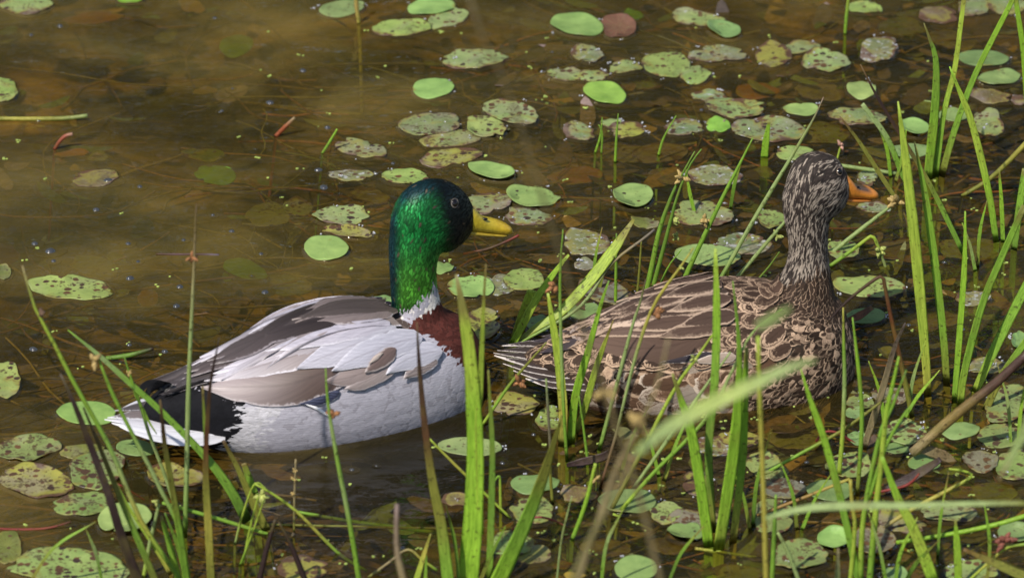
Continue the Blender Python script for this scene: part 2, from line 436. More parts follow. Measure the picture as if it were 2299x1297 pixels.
class Duck:
    def __init__(self, px, yaw, name, label):
        self.O = ground([px])[0]
        self.psi = math.radians(yaw)
        self.a = np.array([math.cos(self.psi), math.sin(self.psi), 0])
        self.l = np.array([-math.sin(self.psi), math.cos(self.psi), 0])
        self.z = np.array([0, 0, 1.0])
        self.root = empty(name, self.O)
        tag(self.root, label, 'duck', kind='thing')
        self.shells = []
    def sag(self, p, y=0.0):
        return on_plane(p, self.O + self.l * y, self.l)
    def to_local(self, P):
        d = np.atleast_2d(P) - self.O
        return np.stack([d @ self.a, d @ self.l, d[:, 2]], 1)
    def to_world(self, L):
        L = np.atleast_2d(L)
        return self.O + L[:, :1] * self.a + L[:, 1:2] * self.l + L[:, 2:3] * self.z
    def mirror(self, P):
        L = self.to_local(P); L[:, 1] *= -1
        return self.to_world(L)
    def loft(self, rings):
        rings = np.array(rings)
        n, m = rings.shape[:2]
        V = rings.reshape(-1, 3)
        F = [(i * m + j, i * m + (j + 1) % m, (i + 1) * m + (j + 1) % m, (i + 1) * m + j) for i in range(n - 1) for j in range(m)]
        V = np.vstack([V, rings[0].mean(0), rings[-1].mean(0)])
        c0, c1 = n * m, n * m + 1
        F += [(c0, (j + 1) % m, j) for j in range(m)]
        F += [(c1, (n - 1) * m + j, (n - 1) * m + (j + 1) % m) for j in range(m)]
        self.shells.append((V, F))
    def torso(self, st):
        """stations: X, half width, z top, z bottom, fullness"""
        st = catmull(np.array([[s[0], s[1], s[2], s[3]] for s in st]), 40)
        rings = []
        for X, w, zt, zb in st:
            w = max(w, .002)
            zw = zb + 0.50 * (zt - zb)
            r = []
            for k in range(36):
                t = 2 * math.pi * k / 36
                cy, sz = math.cos(t), math.sin(t)
                y = w * math.copysign(abs(cy) ** 0.85, cy)
                zz = zw + (zt - zw if sz > 0 else zw - zb) * math.copysign(abs(sz) ** 0.92, sz)
                r.append(self.to_world([[X, y, zz]])[0])
            rings.append(r)
        self.loft(rings)
    def tube(self, st, vertical):
        """stations in the bird's median plane: px x, px y, radius px, lateral ratio"""
        st = catmull(np.array(st, float), 26)
        rings = []
        for i, (x, y, r, q) in enumerate(st):
            if vertical:
                t = st[min(i + 1, len(st) - 1), :2] - st[max(i - 1, 0), :2]
                t = t / np.linalg.norm(t)
                nrm = np.array([-t[1], t[0]])
            else:
                nrm = np.array([0, 1.0])
            c = self.sag([(x, y)])[0]
            e1 = self.sag([(x + nrm[0] * r, y + nrm[1] * r)])[0] - c
            rr = np.linalg.norm(e1)
            ring = [c + e1 * math.cos(k / 24 * 2 * math.pi) + self.l * rr * q * math.sin(k / 24 * 2 * math.pi) for k in range(24)]
            rings.append(ring)
        self.loft(rings)
    def merge(self, mat, voxel=0.0028, it=5):
        V, F, k = [], [], 0
        for v, f in self.shells:
            V.append(v); F += [tuple(i + k for i in q) for q in f]; k += len(v)
        me = bpy.data.meshes.new('body'); me.from_pydata(np.vstack(V).tolist(), [], F)
        bm = bmesh.new(); bm.from_mesh(me)
        # every shell outward
        bmesh.ops.recalc_face_normals(bm, faces=bm.faces)
        bm.to_mesh(me); bm.free()
        tmp = bpy.data.objects.new('body_shells', me); COL.objects.link(tmp)
        r = tmp.modifiers.new('r', 'REMESH'); r.mode = 'VOXEL'; r.voxel_size = voxel
        s = tmp.modifiers.new('s', 'SMOOTH'); s.factor = 0.5; s.iterations = it
        bpy.context.view_layer.update()
        ev = tmp.evaluated_get(bpy.context.evaluated_depsgraph_get())
        m2 = bpy.data.meshes.new_from_object(ev)
        n = len(m2.vertices)
        P = np.empty(n * 3); m2.vertices.foreach_get('co', P); P = P.reshape(-1, 3)
        faces = [tuple(p.vertices) for p in m2.polygons]
        bpy.data.objects.remove(tmp); bpy.data.meshes.remove(me); bpy.data.meshes.remove(m2)
        self.P, self.F = P, faces
        self.bvh = BVHTree.FromPolygons([Vector(p) for p in P], faces)
        return P, faces
    def pix(self, P):
        """photograph pixel of the near-side twin of each point"""
        L = self.to_local(P); L[:, 1] = -np.abs(L[:, 1])
        return project(self.to_world(L))
    def body(self, mat, cfun):
        c1, c2, fv = cfun(self.pix(self.P), self.P)
        o = mesh_obj('body', self.P, self.F, mat, self.root, self.O, attrs={'c1': c1, 'c2': c2, 'fuv': fv})
        return o

class Feathers:
    def __init__(self):
        self.V, self.F, self.c1, self.c2, self.uv, self.n = [], [], [], [], [], 0
    def add(self, grid, nu, nv, c1, c2, verm, rnd, cb=None):
        """grid (nu*nv,3), u outer"""
        u = np.repeat(np.linspace(0, 1, nu), nv); v = np.tile(np.linspace(0, 1, nv), nu)
        self.V.append(grid)
        k = self.n
        self.F += [(k + i * nv + j, k + i * nv + j + 1, k + (i + 1) * nv + j + 1, k + (i + 1) * nv + j) for i in range(nu - 1) for j in range(nv - 1)]
        m = nu * nv
        cc = np.tile(c1, (m, 1))
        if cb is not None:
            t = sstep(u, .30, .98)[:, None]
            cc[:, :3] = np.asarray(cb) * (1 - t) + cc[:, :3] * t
        self.c1.append(cc); self.c2.append(np.tile(c2, (m, 1)))
        self.uv.append(np.stack([u, v, np.full(m, rnd), np.full(m, verm)], 1))
        self.n += m
    def build(self, name, mat, parent, at):
        return mesh_obj(name, np.vstack(self.V), self.F, mat, parent, at,
                        attrs={'c1': np.vstack(self.c1), 'c2': np.vstack(self.c2), 'fuv': np.vstack(self.uv)})
    def mirrored(self, duck):
        m = Feathers(); m.F = [f[::-1] for f in self.F]; m.n = self.n
        m.V = [duck.mirror(v) for v in self.V]; m.c1, m.c2, m.uv = self.c1, self.c2, self.uv
        return m

def outline_w(u, tip):
    """relative half width of a feather along its length"""
    rise = np.clip(u / 0.32, 0, 1) ** 0.6 * 0.55 + 0.45
    fall = np.sqrt(np.clip(1 - np.clip((u - (1 - tip)) / tip, 0, 1) ** 2.2, 0, 1))
    return rise * fall

def scatter(duck, spec, fl, n_try=60000, zmin=-0.012, seed=1, hook=None):
    """small feathers in overlapping rows. spec(px) -> index of the plumage kind or -1; fl: list of dicts"""
    rng = np.random.default_rng(seed)
    P, F = duck.P, duck.F
    tri = np.array([(f[0], f[i], f[i + 1]) for f in F for i in range(1, len(f) - 1)])
    A, B, C = P[tri[:, 0]], P[tri[:, 1]], P[tri[:, 2]]
    nr = np.cross(B - A, C - A); ar = np.linalg.norm(nr, axis=1)
    nr /= ar[:, None] + 1e-15
    ar = np.where(((A[:, 2] + B[:, 2] + C[:, 2]) / 3) > zmin, ar, 0)
    w = ar / ar.sum()
    t = rng.choice(len(tri), n_try, p=w)
    r1, r2 = np.sqrt(rng.random(n_try)), rng.random(n_try)
    pts = A[t] * (1 - r1)[:, None] + B[t] * (r1 * (1 - r2))[:, None] + C[t] * (r1 * r2)[:, None]
    nrm = nr[t]
    px = duck.pix(pts)
    kind = spec(px + rng.normal(0, 2.5, px.shape), pts)
    groups = {}
    cell = 0.006
    taken = {}
    for i in range(n_try):
        k = kind[i]
        if k < 0: continue
        sp = fl[k]
        rad = sp['sp'] * 0.0005
        key = (k,) + tuple((pts[i] / rad).astype(int))
        ok = True
        for dx in (-1, 0, 1):
            for dy in (-1, 0, 1):
                for dz in (-1, 0, 1):
                    for q in taken.get((k, key[1] + dx, key[2] + dy, key[3] + dz), ()):
                        d = pts[i] - q
                        if d[0] * d[0] + d[1] * d[1] + d[2] * d[2] < rad * rad:
                            ok = False; break
                    if not ok: break
                if not ok: break
            if not ok: break
        if not ok: continue
        taken.setdefault(key, []).append(pts[i])
        groups.setdefault(sp['mesh'], []).append((i, k))
    out = {}
    bvh = duck.bvh
    for mesh, items in groups.items():
        fe = Feathers()
        for i, k in items:
            sp = fl[k]
            p, n = pts[i], nrm[i]
            d = duck.flow(p, px[i])
            d = d - n * (d @ n); d /= np.linalg.norm(d) + 1e-9
            s = np.cross(n, d)
            an = rng.normal(0, sp.get('wild', 0.12))
            d, s = d * math.cos(an) + s * math.sin(an), s * math.cos(an) - d * math.sin(an)
            Ln = sp['len'] * 0.0005 * rng.uniform(0.85, 1.2)
            Wd = sp['wid'] * 0.0005 * rng.uniform(0.85, 1.15) * 0.5
            nu, nv = sp.get('grid', (6, 5))
            u = np.linspace(0, 1, nu); v = np.linspace(-1, 1, nv)
            wu = outline_w(u, sp.get('tip', 0.45)) * Wd
            lift = sp.get('lift', 0.05)
            g = np.empty((nu * nv, 3))
            h0 = rng.uniform(0, 0.0004)
            for a in range(nu):
                for b in range(nv):
                    q = p + d * (u[a] - 0.35) * Ln + s * v[b] * wu[a]
                    loc, nn, _, _ = bvh.find_nearest(Vector(q))
                    hh = h0 + sp.get('h', 0.0) + lift * Ln * u[a] * (1 - 0.35 * v[b] ** 2) - 0.0004
                    g[a * nv + b] = (loc.x + nn.x * hh, loc.y + nn.y * hh, loc.z + nn.z * hh)
            c1, c2, verm = sp['col'](rng, px[i], p)
            fe.add(g, nu, nv, c1, c2, verm, rng.random())
        out[mesh] = fe
    return out

def big_feather(duck, fe, mid, wid, h, c1, c2, ew, pat=0.0, verm=0.0, tip=0.35, plane=None, arch=0.0016, nu=14, nv=7, y0=None, cb=None):
    """a large feather whose midline runs tip -> base in the photograph, laid on the bird's back or in the plane of its tail"""
    m = catmull(np.array([(x, y, w) for (x, y), w in zip(mid, wid)], float), nu)[::-1]
    T = np.gradient(m[:, :2], axis=0); T /= np.linalg.norm(T, axis=1)[:, None] + 1e-9
    N = np.stack([-T[:, 1], T[:, 0]], 1)
    v = np.linspace(-1, 1, nv)
    u = np.linspace(0, 1, nu)
    fall = np.sqrt(np.clip(1 - np.clip((u - (1 - tip)) / tip, 0, 1) ** 2.2, 0, 1))
    half = m[:, 2] * 0.5 * fall * (np.sqrt(np.clip(u / .16, 0, 1)) * .7 + .3)
    h = h * .5 if plane is None else h
    fr = 1 + np.array([[random.uniform(-.07, .05) if abs(q) > .9 else 0 for q in v] for _ in u])
    px = (m[:, None, :2] + N[:, None, :] * (v[None, :, None] * half[:, None, None] * fr[:, :, None])).reshape(-1, 2)
    vv = np.tile(v, nu)
    if plane is not None:
        p0, n = plane
        P = on_plane(px, p0, n)
        g = P + n * (h + arch * (1 - vv[:, None] ** 2))
    else:
        d = rays(px); d /= np.linalg.norm(d, axis=1)[:, None]
        g = np.zeros((len(px), 3)); hit = np.zeros(len(px), bool); Ys = np.zeros(len(px))
        for i in range(len(px)):
            loc, nn, _, _ = duck.bvh.ray_cast(Vector(CAM), Vector(d[i]))
            if loc is not None:
                hit[i] = True
                g[i] = np.array(loc) + np.array(nn) * (h + arch * (1 - vv[i] ** 2))
        L = duck.to_local(g)
        idx = np.where(hit)[0]
        for i in np.where(~hit)[0]:
            if len(idx):
                j = idx[np.argmin(((px[idx] - px[i]) ** 2).sum(1))]
                y = L[j, 1] if y0 is None else y0
            else:
                y = y0 or 0.0
            g[i] = duck.sag([px[i]], y)[0] + np.array([0, 0, h * 0.5])
        # relax so the vane runs smoothly past the body's edge
        G = g.reshape(nu, nv, 3)
        for _ in range(4):
            S = G.copy()
            S[1:-1] = (G[:-2] + G[2:] + 2 * G[1:-1]) / 4
            S[:, 1:-1] = (S[:, :-2] + S[:, 2:] + 2 * S[:, 1:-1]) / 4
            dd = S - G
            ray = d.reshape(nu, nv, 3)
            G = G + (dd * ray).sum(2, keepdims=True) * ray      # only along the line of sight: outline stays
        g = G.reshape(-1, 3)
    fe.add(g, nu, nv, np.r_[c1, ew], np.r_[c2, pat], verm, random.random(), cb)

def bill_part(duck, name, st, mat, yaw, cols=None, half='upper', parent=None):
    """stations px x, y top, y bottom, half width; along the head's own direction"""
    ps = math.radians(yaw)
    l = np.array([-math.sin(ps), math.cos(ps), 0])
    p0 = duck.sag([(st[0][0], (st[0][1] + st[0][2]) / 2)])[0]
    st = catmull(np.array(st, float), 22)
    V, F, C = [], [], []
    m = 20
    for i, (x, yt, yb, w) in enumerate(st):
        t = on_plane([(x, yt)], p0, l)[0]; b = on_plane([(x, yb)], p0, l)[0]
        c = (t + b) / 2; e = (t - b) / 2
        for k in range(m):
            a = 2 * math.pi * k / m
            cy, sz = math.cos(a), math.sin(a)
            V.append(c + l * w * math.copysign(abs(cy) ** 0.8, cy) + e * math.copysign(abs(sz) ** 0.8, sz))
            C.append(cols(x, sz) if cols else (1, 1, 1, 1))
    n = len(st)
    F = [(i * m + j, i * m + (j + 1) % m, (i + 1) * m + (j + 1) % m, (i + 1) * m + j) for i in range(n - 1) for j in range(m)]
    F += [tuple(range(m))[::-1], tuple((n - 1) * m + j for j in range(m))]
    return mesh_obj(name, V, F, mat, parent or duck.root, p0, attrs={'col': C})

def ball(name, c, r, mat, parent, sx=(1, 1, 1), n=12):
    V, F = [], []
    for i in range(n + 1):
        for j in range(2 * n):
            a, b = math.pi * i / n, math.pi * j / n
            V.append(np.array(c) + r * np.array([sx[0] * math.sin(a) * math.cos(b), sx[1] * math.sin(a) * math.sin(b), sx[2] * math.cos(a)]))
    F = [(i * 2 * n + j, (i + 1) * 2 * n + j, (i + 1) * 2 * n + (j + 1) % (2 * n), i * 2 * n + (j + 1) % (2 * n)) for i in range(n) for j in range(2 * n)]
    return mesh_obj(name, V, F, mat, parent, c)

def eye(duck, px, r, lid):
    d = Vector(rays([px])[0]).normalized()
    loc, nn, _, _ = duck.bvh.ray_cast(Vector(CAM), d)
    c = np.array(loc) + np.array(nn) * (-r * 0.25)
    for q, nv in ((c, np.array(nn)), (duck.mirror([c])[0], None)):
        if nv is None:
            n0 = duck.to_local([duck.O + np.array(nn)])[0]; n0[1] *= -1
            nv = duck.to_world([n0])[0] - duck.O
        e = ball('eye', q, r, M_EYE, duck.root)
        # pale ring of bare skin
        t1 = np.cross(nv, [0, 0, 1.0]); t1 /= np.linalg.norm(t1); t2 = np.cross(nv, t1)
        V, F = [], []
        N, K = 24, 8
        for i in range(N):
            a = 2 * math.pi * i / N
            rad = t1 * math.cos(a) + t2 * math.sin(a)
            for k in range(K):
                b = 2 * math.pi * k / K
                V.append(q + nv * r * 0.42 + rad * r * 0.98 + (rad * math.cos(b) + nv * math.sin(b)) * r * 0.13)
        F = [(i * K + k, ((i + 1) % N) * K + k, ((i + 1) % N) * K + (k + 1) % K, i * K + (k + 1) % K) for i in range(N) for k in range(K)]
        mesh_obj('eyelid', V, F, lid, e, q)

M_BILL = None
def mat_bill(name, rough=0.33):
    k = NT(name)
    ob = k.n('ShaderNodeTexCoord').outputs['Object']
    n = k.noise(ob, 260.0, 4.0).outputs[0]
    c = k.mix(1.0, k.attr('col').outputs['Color'], k.ramp(n, [(0.3, (0.78, 0.72, 0.6)), (0.7, (1.15, 1.12, 1.1))]), 'MULTIPLY')
    return k.done(k.n('ShaderNodeBsdfPrincipled', {'Base Color': c, 'Roughness': rough, 'Normal': k.bump(n, 0.25, 0.0008)}))
M_BILL = mat_bill("bill_horn")

def lerp(a, b, t):
    return np.asarray(a, float) * (1 - t) + np.asarray(b, float) * t

# ---------------- the drake
def build_drake():
    D = Duck((760, 920), 25, 'mallard_drake', 'green-headed drake with white neck ring, grey flanks and yellow bill, swimming')
    D.torso([(-.222, .006, .052, .040), (-.205, .020, .062, .026), (-.175, .036, .072, .006), (-.145, .050, .080, -.012), (-.105, .066, .090, -.030),
             (-.055, .077, .106, -.042), (0, .081, .114, -.048), (.045, .079, .107, -.048), (.09, .072, .098, -.046), (.125, .061, .092, -.042),
             (.150, .045, .076, -.034), (.164, .027, .046, -.024), (.170, .012, .022, -.012)])
    D.tube([(955, 800, 92, .75), (949, 740, 70, .80), (938, 700, 56, .85), (930, 650, 50, .86), (927, 600, 50, .84), (930, 555, 54, .80), (939, 515, 58, .74), (952, 490, 60, .66)], True)
    D.tube([(878, 520, 12, .7), (886, 511, 32, .7), (900, 502, 52, .70), (920, 492, 67, .66), (945, 484, 75, .62), (970, 483, 80, .60), (1000, 485, 80, .56), (1025, 484, 68, .54), (1042, 484, 54, .52), (1055, 486, 38, .50), (1063, 489, 18, .5)], False)
    D.merge(None)
    bill_px = np.array([1100, 505.0])
    neckdn = D.a * -0.15 + np.array([0, 0, -1.0])
    def flow(p, px):
        if px[1] < 560 and px[0] > 850:
            f = D.a * -1.0 + np.array([0, 0, -0.35])
            g = neckdn
            t = sstep(np.array(px[0]), 930, 1010) * (1 - sstep(np.array(px[1]), 500, 570))
            return f * t + g * (1 - t)
        if px[0] > 860 and px[1] < 735:
            return neckdn
        if px[0] > 980:
            return D.a * -0.9 + np.array([0, 0, -0.45])
        return -D.a + np.array([0, 0, -0.10])
    D.flow = flow
    HEAD = [(840, 370), (1100, 370), (1100, 600), (984, 630), (945, 678), (892, 711), (850, 700)]
    COLLAR = [(985, 631), (1014, 654), (976, 689), (928, 719), (890, 725), (897, 708), (948, 680)]
    BREAST = [(1008, 640), (1130, 700), (1130, 900), (1056, 905), (1062, 856), (1038, 806), (985, 766), (930, 742), (890, 728), (925, 720)]
    BACK = [(690, 715), (720, 660), (880, 670), (925, 745), (850, 745), (760, 740)]
    RUMP = [(290, 850), (470, 850), (548, 905), (538, 950), (500, 1010), (430, 990), (290, 960)]
    REAR = [(545, 900), (640, 905), (580, 1030), (480, 1030), (505, 985)]
    kinds = ['head', 'collar', 'breast', 'back', 'rump', 'rear', 'flank']
    def spec(px, P):
        k = np.full(len(px), 6)
        px = np.where(px[:, :1] < 640, px + np.random.default_rng(len(px)).normal(0, 3.5, px.shape), px)
        for i, poly in reversed(list(enumerate([HEAD, COLLAR, BREAST, BACK, RUMP, REAR]))):
            k[inside(poly, px)] = i
        return k
    def headcol(px):  # angle-dependent sheen painted in: face near black, crown blue, neck bright green
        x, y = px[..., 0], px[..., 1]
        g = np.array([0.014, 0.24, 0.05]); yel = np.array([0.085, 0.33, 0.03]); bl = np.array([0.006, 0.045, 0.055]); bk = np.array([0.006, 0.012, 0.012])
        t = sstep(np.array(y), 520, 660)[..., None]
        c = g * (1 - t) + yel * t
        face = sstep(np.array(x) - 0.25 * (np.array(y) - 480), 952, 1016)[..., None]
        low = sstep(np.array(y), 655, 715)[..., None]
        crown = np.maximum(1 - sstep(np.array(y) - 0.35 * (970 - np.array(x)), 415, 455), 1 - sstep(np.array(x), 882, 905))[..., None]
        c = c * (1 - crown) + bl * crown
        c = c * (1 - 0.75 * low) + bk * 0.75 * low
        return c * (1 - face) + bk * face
    base = {1: (.80, .76, .72), 2: (.06, .018, .014), 3: (.085, .065, .058), 4: (.006, .006, .008), 5: (.52, .51, .54), 6: (.40, .385, .44)}
    def cfun(px, P):
        k = spec(px, P)
        c = np.zeros((len(px), 4))
        for i, b in base.items(): c[k == i, :3] = b
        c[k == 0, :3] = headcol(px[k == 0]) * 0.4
        z = np.zeros((len(px), 4)); z[:, 1] = .5; z[:, 2] = .5
        z[k == 6, 3] = .3
        c2 = c.copy(); c2[:, 3] = 0; c[:, 3] = 0
        return c, c2, z
    D.body(M_FEATHER, cfun)
    def jit(c, r, s): return np.clip(np.asarray(c, float) * r.uniform(1 - s, 1 + s), 0, 1)
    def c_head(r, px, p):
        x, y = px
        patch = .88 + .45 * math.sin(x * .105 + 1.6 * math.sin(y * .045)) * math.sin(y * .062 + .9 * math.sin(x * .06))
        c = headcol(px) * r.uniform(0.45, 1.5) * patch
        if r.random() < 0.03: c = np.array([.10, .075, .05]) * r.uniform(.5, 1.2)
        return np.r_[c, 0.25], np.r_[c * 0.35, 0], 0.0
    def c_sim(col, e, ew, s, verm=0.0):
        def f(r, px, p):
            return np.r_[jit(col, r, s), ew], np.r_[jit(e, r, s), 0], verm
        return f
    def c_flank(r, px, p):
        return np.r_[jit((.40, .385, .44), r, .04), .16], np.r_[jit((.44, .425, .48), r, .04), 0], 0.2
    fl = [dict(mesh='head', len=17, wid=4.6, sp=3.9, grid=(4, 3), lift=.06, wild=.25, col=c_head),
          dict(mesh='plumage', len=10, wid=6, sp=4, grid=(4, 3), lift=.06, wild=.15, col=c_sim((.82, .77, .72), (.85, .82, .8), .2, .12)),
          dict(mesh='plumage', len=24, wid=11, sp=7, grid=(4, 3), lift=.05, wild=.18, col=c_sim((.075, .021, .016), (.105, .040, .032), .22, .35)),
          dict(mesh='plumage', len=46, wid=28, sp=14, grid=(5, 5), lift=.05, wild=.15, col=c_sim((.075, .055, .048), (.22, .18, .16), .18, .3)),
          dict(mesh='plumage', len=34, wid=16, sp=9, grid=(5, 3), lift=.05, wild=.12, col=c_sim((.007, .007, .009), (.012, .012, .016), .1, .2)),
          dict(mesh='plumage', len=26, wid=8, sp=6, grid=(4, 3), lift=.05, wild=.25, col=c_sim((.52, .505, .54), (.56, .55, .58), .1, .12, .15)),
          dict(mesh='plumage', len=40, wid=26, sp=12, grid=(5, 5), lift=.022, wild=.12, col=c_flank)]
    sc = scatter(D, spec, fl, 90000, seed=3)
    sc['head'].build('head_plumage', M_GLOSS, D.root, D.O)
    sc['plumage'].build('plumage', M_FEATHER, D.root, D.O)
    # folded wing: from the lowest feathers to the topmost
    W = Feathers()
    lav, lav2 = (.40, .38, .43), (.52, .50, .55)
    brn, dk = (.17, .125, .11), (.055, .042, .040)
    B = lambda *a, **k: big_feather(D, W, *a, **k)
    B([(328, 858), (400, 842), (520, 795), (600, 760)], [8, 26, 34, 30], .002, (.07, .058, .058), (.35, .32, .33), .10)
    B([(345, 868), (430, 848), (540, 800), (620, 770)], [8, 26, 34, 30], .003, (.055, .045, .045), (.30, .27, .28), .10)
    B([(378, 890), (430, 862), (560, 815), (650, 790)], [8, 22, 34, 30], .004, (.06, .05, .05), (.30, .27, .28), .10)
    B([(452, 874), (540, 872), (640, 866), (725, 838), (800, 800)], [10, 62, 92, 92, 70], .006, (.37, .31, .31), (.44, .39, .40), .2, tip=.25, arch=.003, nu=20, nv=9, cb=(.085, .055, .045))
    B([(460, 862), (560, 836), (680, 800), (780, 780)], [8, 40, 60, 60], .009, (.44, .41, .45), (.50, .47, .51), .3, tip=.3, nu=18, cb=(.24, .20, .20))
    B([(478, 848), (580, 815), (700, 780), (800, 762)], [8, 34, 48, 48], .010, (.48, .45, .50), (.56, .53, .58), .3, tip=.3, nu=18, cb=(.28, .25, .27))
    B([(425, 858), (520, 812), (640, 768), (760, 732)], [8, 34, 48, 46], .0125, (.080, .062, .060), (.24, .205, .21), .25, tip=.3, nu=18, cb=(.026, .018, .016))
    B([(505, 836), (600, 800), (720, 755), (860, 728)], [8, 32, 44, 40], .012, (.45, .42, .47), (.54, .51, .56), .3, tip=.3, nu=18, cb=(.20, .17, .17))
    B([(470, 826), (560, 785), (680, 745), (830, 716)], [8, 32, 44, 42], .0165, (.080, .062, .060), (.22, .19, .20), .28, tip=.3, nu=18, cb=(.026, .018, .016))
    B([(560, 790), (660, 750), (760, 728), (870, 716)], [8, 30, 34, 30], .014, (.13, .105, .10), (.30, .27, .29), .35, tip=.35, cb=(.045, .032, .028))
    B([(455, 815), (560, 765), (660, 725), (780, 694)], [8, 30, 40, 36], .012, (.42, .39, .43), (.50, .47, .52), .35, tip=.3, nu=18, y0=.03, cb=(.17, .14, .14))
    B([(530, 766), (630, 715), (740, 690), (840, 688)], [8, 30, 38, 34], .012, (.44, .41, .45), (.52, .49, .54), .35, tip=.35, y0=.04, cb=(.20, .16, .15))
    B([(600, 770), (700, 725), (800, 706), (880, 702)], [8, 30, 36, 30], .016, dk, (.24, .20, .20), .3, tip=.4)
    B([(690, 712), (760, 690), (850, 694)], [8, 34, 34], .016, (.17, .135, .13), (.34, .30, .31), .35, tip=.45)
    B([(660, 735), (760, 712), (890, 712)], [8, 28, 32], .018, (.065, .05, .045), (.20, .16, .15), .3, tip=.45)
    # brown coverts and the spotted feather by the flank
    B([(726, 856), (770, 850), (830, 830), (880, 800)], [10, 36, 46, 40], .010, (.24, .19, .18), (.36, .31, .31), .25, tip=.4)
    B([(770, 872), (800, 862), (850, 838), (890, 810)], [10, 30, 36, 30], .009, (.28, .23, .22), (.38, .33, .33), .25, tip=.4)
    # grey scapulars with fine bars
    B([(664, 832), (730, 806), (800, 778), (885, 748)], [10, 46, 58, 46], .013, (.40, .385, .44), (.50, .485, .54), .25, verm=.16, tip=.35, nu=18)
    B([(600, 800), (700, 772), (790, 750), (870, 738)], [8, 34, 42, 34], .015, (.40, .375, .43), (.50, .48, .53), .3, verm=.16, tip=.35, nu=18)
    B([(740, 836), (800, 806), (865, 782), (940, 765)], [10, 46, 56, 46], .015, (.41, .40, .46), (.50, .49, .545), .25, verm=.16, tip=.4, nu=18)
    B([(812, 838), (850, 812), (880, 790)], [12, 32, 28], .017, (.125, .085, .075), (.33, .28, .27), .45, tip=.5)
    B([(820, 820), (836, 808), (850, 800)], [4, 9, 6], .021, (.42, .35, .31), (.30, .24, .21), .3, tip=.5, nu=6, nv=5)
    B([(860, 840), (900, 812), (945, 798), (985, 792)], [10, 46, 50, 36], .012, (.43, .42, .48), (.51, .50, .55), .25, verm=.16, tip=.45)
    B([(900, 850), (930, 826), (975, 800)], [10, 40, 40], .010, (.27, .22, .21), (.52, .50, .54), .2, verm=.5, tip=.5)
    # the blue-barred speculum slit and its white line
    B([(668, 905), (705, 900), (760, 878)], [5, 22, 26], .0045, (.05, .055, .10), (.55, .55, .60), .16, verm=.9, tip=.4)
    B([(684, 905), (712, 916), (735, 930)], [4, 7, 6], .006, (.80, .79, .80), (.8, .8, .8), .1, tip=.5, nv=5)
    W.build('wing', M_QUILL, D.root, D.O)
    W.mirrored(D).build('wing', M_QUILL, D.root, D.O)
    # tail fan
    Tl = Feathers()
    p0 = D.to_world([[-.15, 0, .022]])[0]; p1 = D.to_world([[-.267, 0, .046]])[0]
    dr = (p1 - p0) / np.linalg.norm(p1 - p0)
    n = np.cross(dr, D.l); n = n if n[2] > 0 else -n
    T = lambda mid, wid, h, c1, c2, ew=.12: big_feather(D, Tl, mid, wid, h, c1, c2, ew, plane=(p0, n), arch=.0012, nu=12, nv=5)
    wh = (.68, .67, .70)
    T([(268, 958), (330, 976), (410, 988), (505, 984)], [6, 18, 24, 26], .000, wh, wh)
    T([(250, 952), (320, 964), (410, 974), (500, 966)], [6, 20, 26, 28], .001, (.74, .73, .77), wh)
    T([(234, 946), (310, 950), (400, 956), (490, 946)], [6, 20, 28, 28], .002, (.60, .58, .62), wh, .25)
    T([(240, 944), (310, 935), (390, 932), (480, 924)], [6, 22, 28, 28], .003, (.20, .165, .16), (.75, .74, .76), .2)
    T([(256, 930), (320, 918), (400, 912), (480, 905)], [6, 20, 26, 28], .004, (.09, .075, .075), (.5, .48, .5), .16)
    T([(262, 926), (315, 908), (380, 900), (450, 895)], [6, 16, 22, 26], .002, (.66, .64, .68), wh, .2)
    tail = Tl.build('tail', M_QUILL, D.root, D.O)
    # curled black feathers on the rump
    Cl = Feathers()
    for mid in ([(326, 896), (318, 876), (340, 862), (390, 872)], [(338, 905), (332, 884), (352, 872), (405, 880)]):
        big_feather(D, Cl, mid, [8, 14, 16, 18], .006, (.006, .006, .008), (.012, .012, .015), .1, y0=-.01)
    Cl.build('curled_feather', M_QUILL, tail, D.O)
    # bill
    yel = (.50, .40, .025, 1)
    def cols(x, s):
        t = sstep(np.array(x), 1085, 1145)
        c = lerp((.46, .37, .03), (.58, .38, .02), t)
        return (c[0], c[1], c[2], 1)
    up = bill_part(D, 'bill', [(1044, 452, 514, .0105), (1058, 461, 517, .0112), (1070, 474, 518, .0112), (1086, 486, 519, .0108), (1108, 491, 521, .0115), (1126, 497, 522, .0122), (1139, 503, 521, .0100), (1146, 509, 517, .0045)], M_BILL, 30, cols)
    bill_part(D, 'lower_mandible', [(1046, 512, 524, .0085), (1070, 515, 525, .0095), (1100, 518, 526, .010), (1122, 519, 526, .0105), (1134, 519, 524, .008), (1139, 520, 522, .004)], M_BILL, 30, lambda x, s: (.36, .27, .03, 1), parent=up)
    ps = math.radians(30)
    l = np.array([-math.sin(ps), math.cos(ps), 0])
    q = on_plane([(1079, 485)], D.sag([(1044, 483)])[0], l)[0]
    for sg in (-1, 1):
        ball('nostril', q + l * sg * .0088, .0026, M_EYE, up, (1.3, .8, .6))
    eye(D, (1020, 456), .0048, mat_plain("eyelid_skin", (.15, .13, .11), .6, .6, 400))
    return D

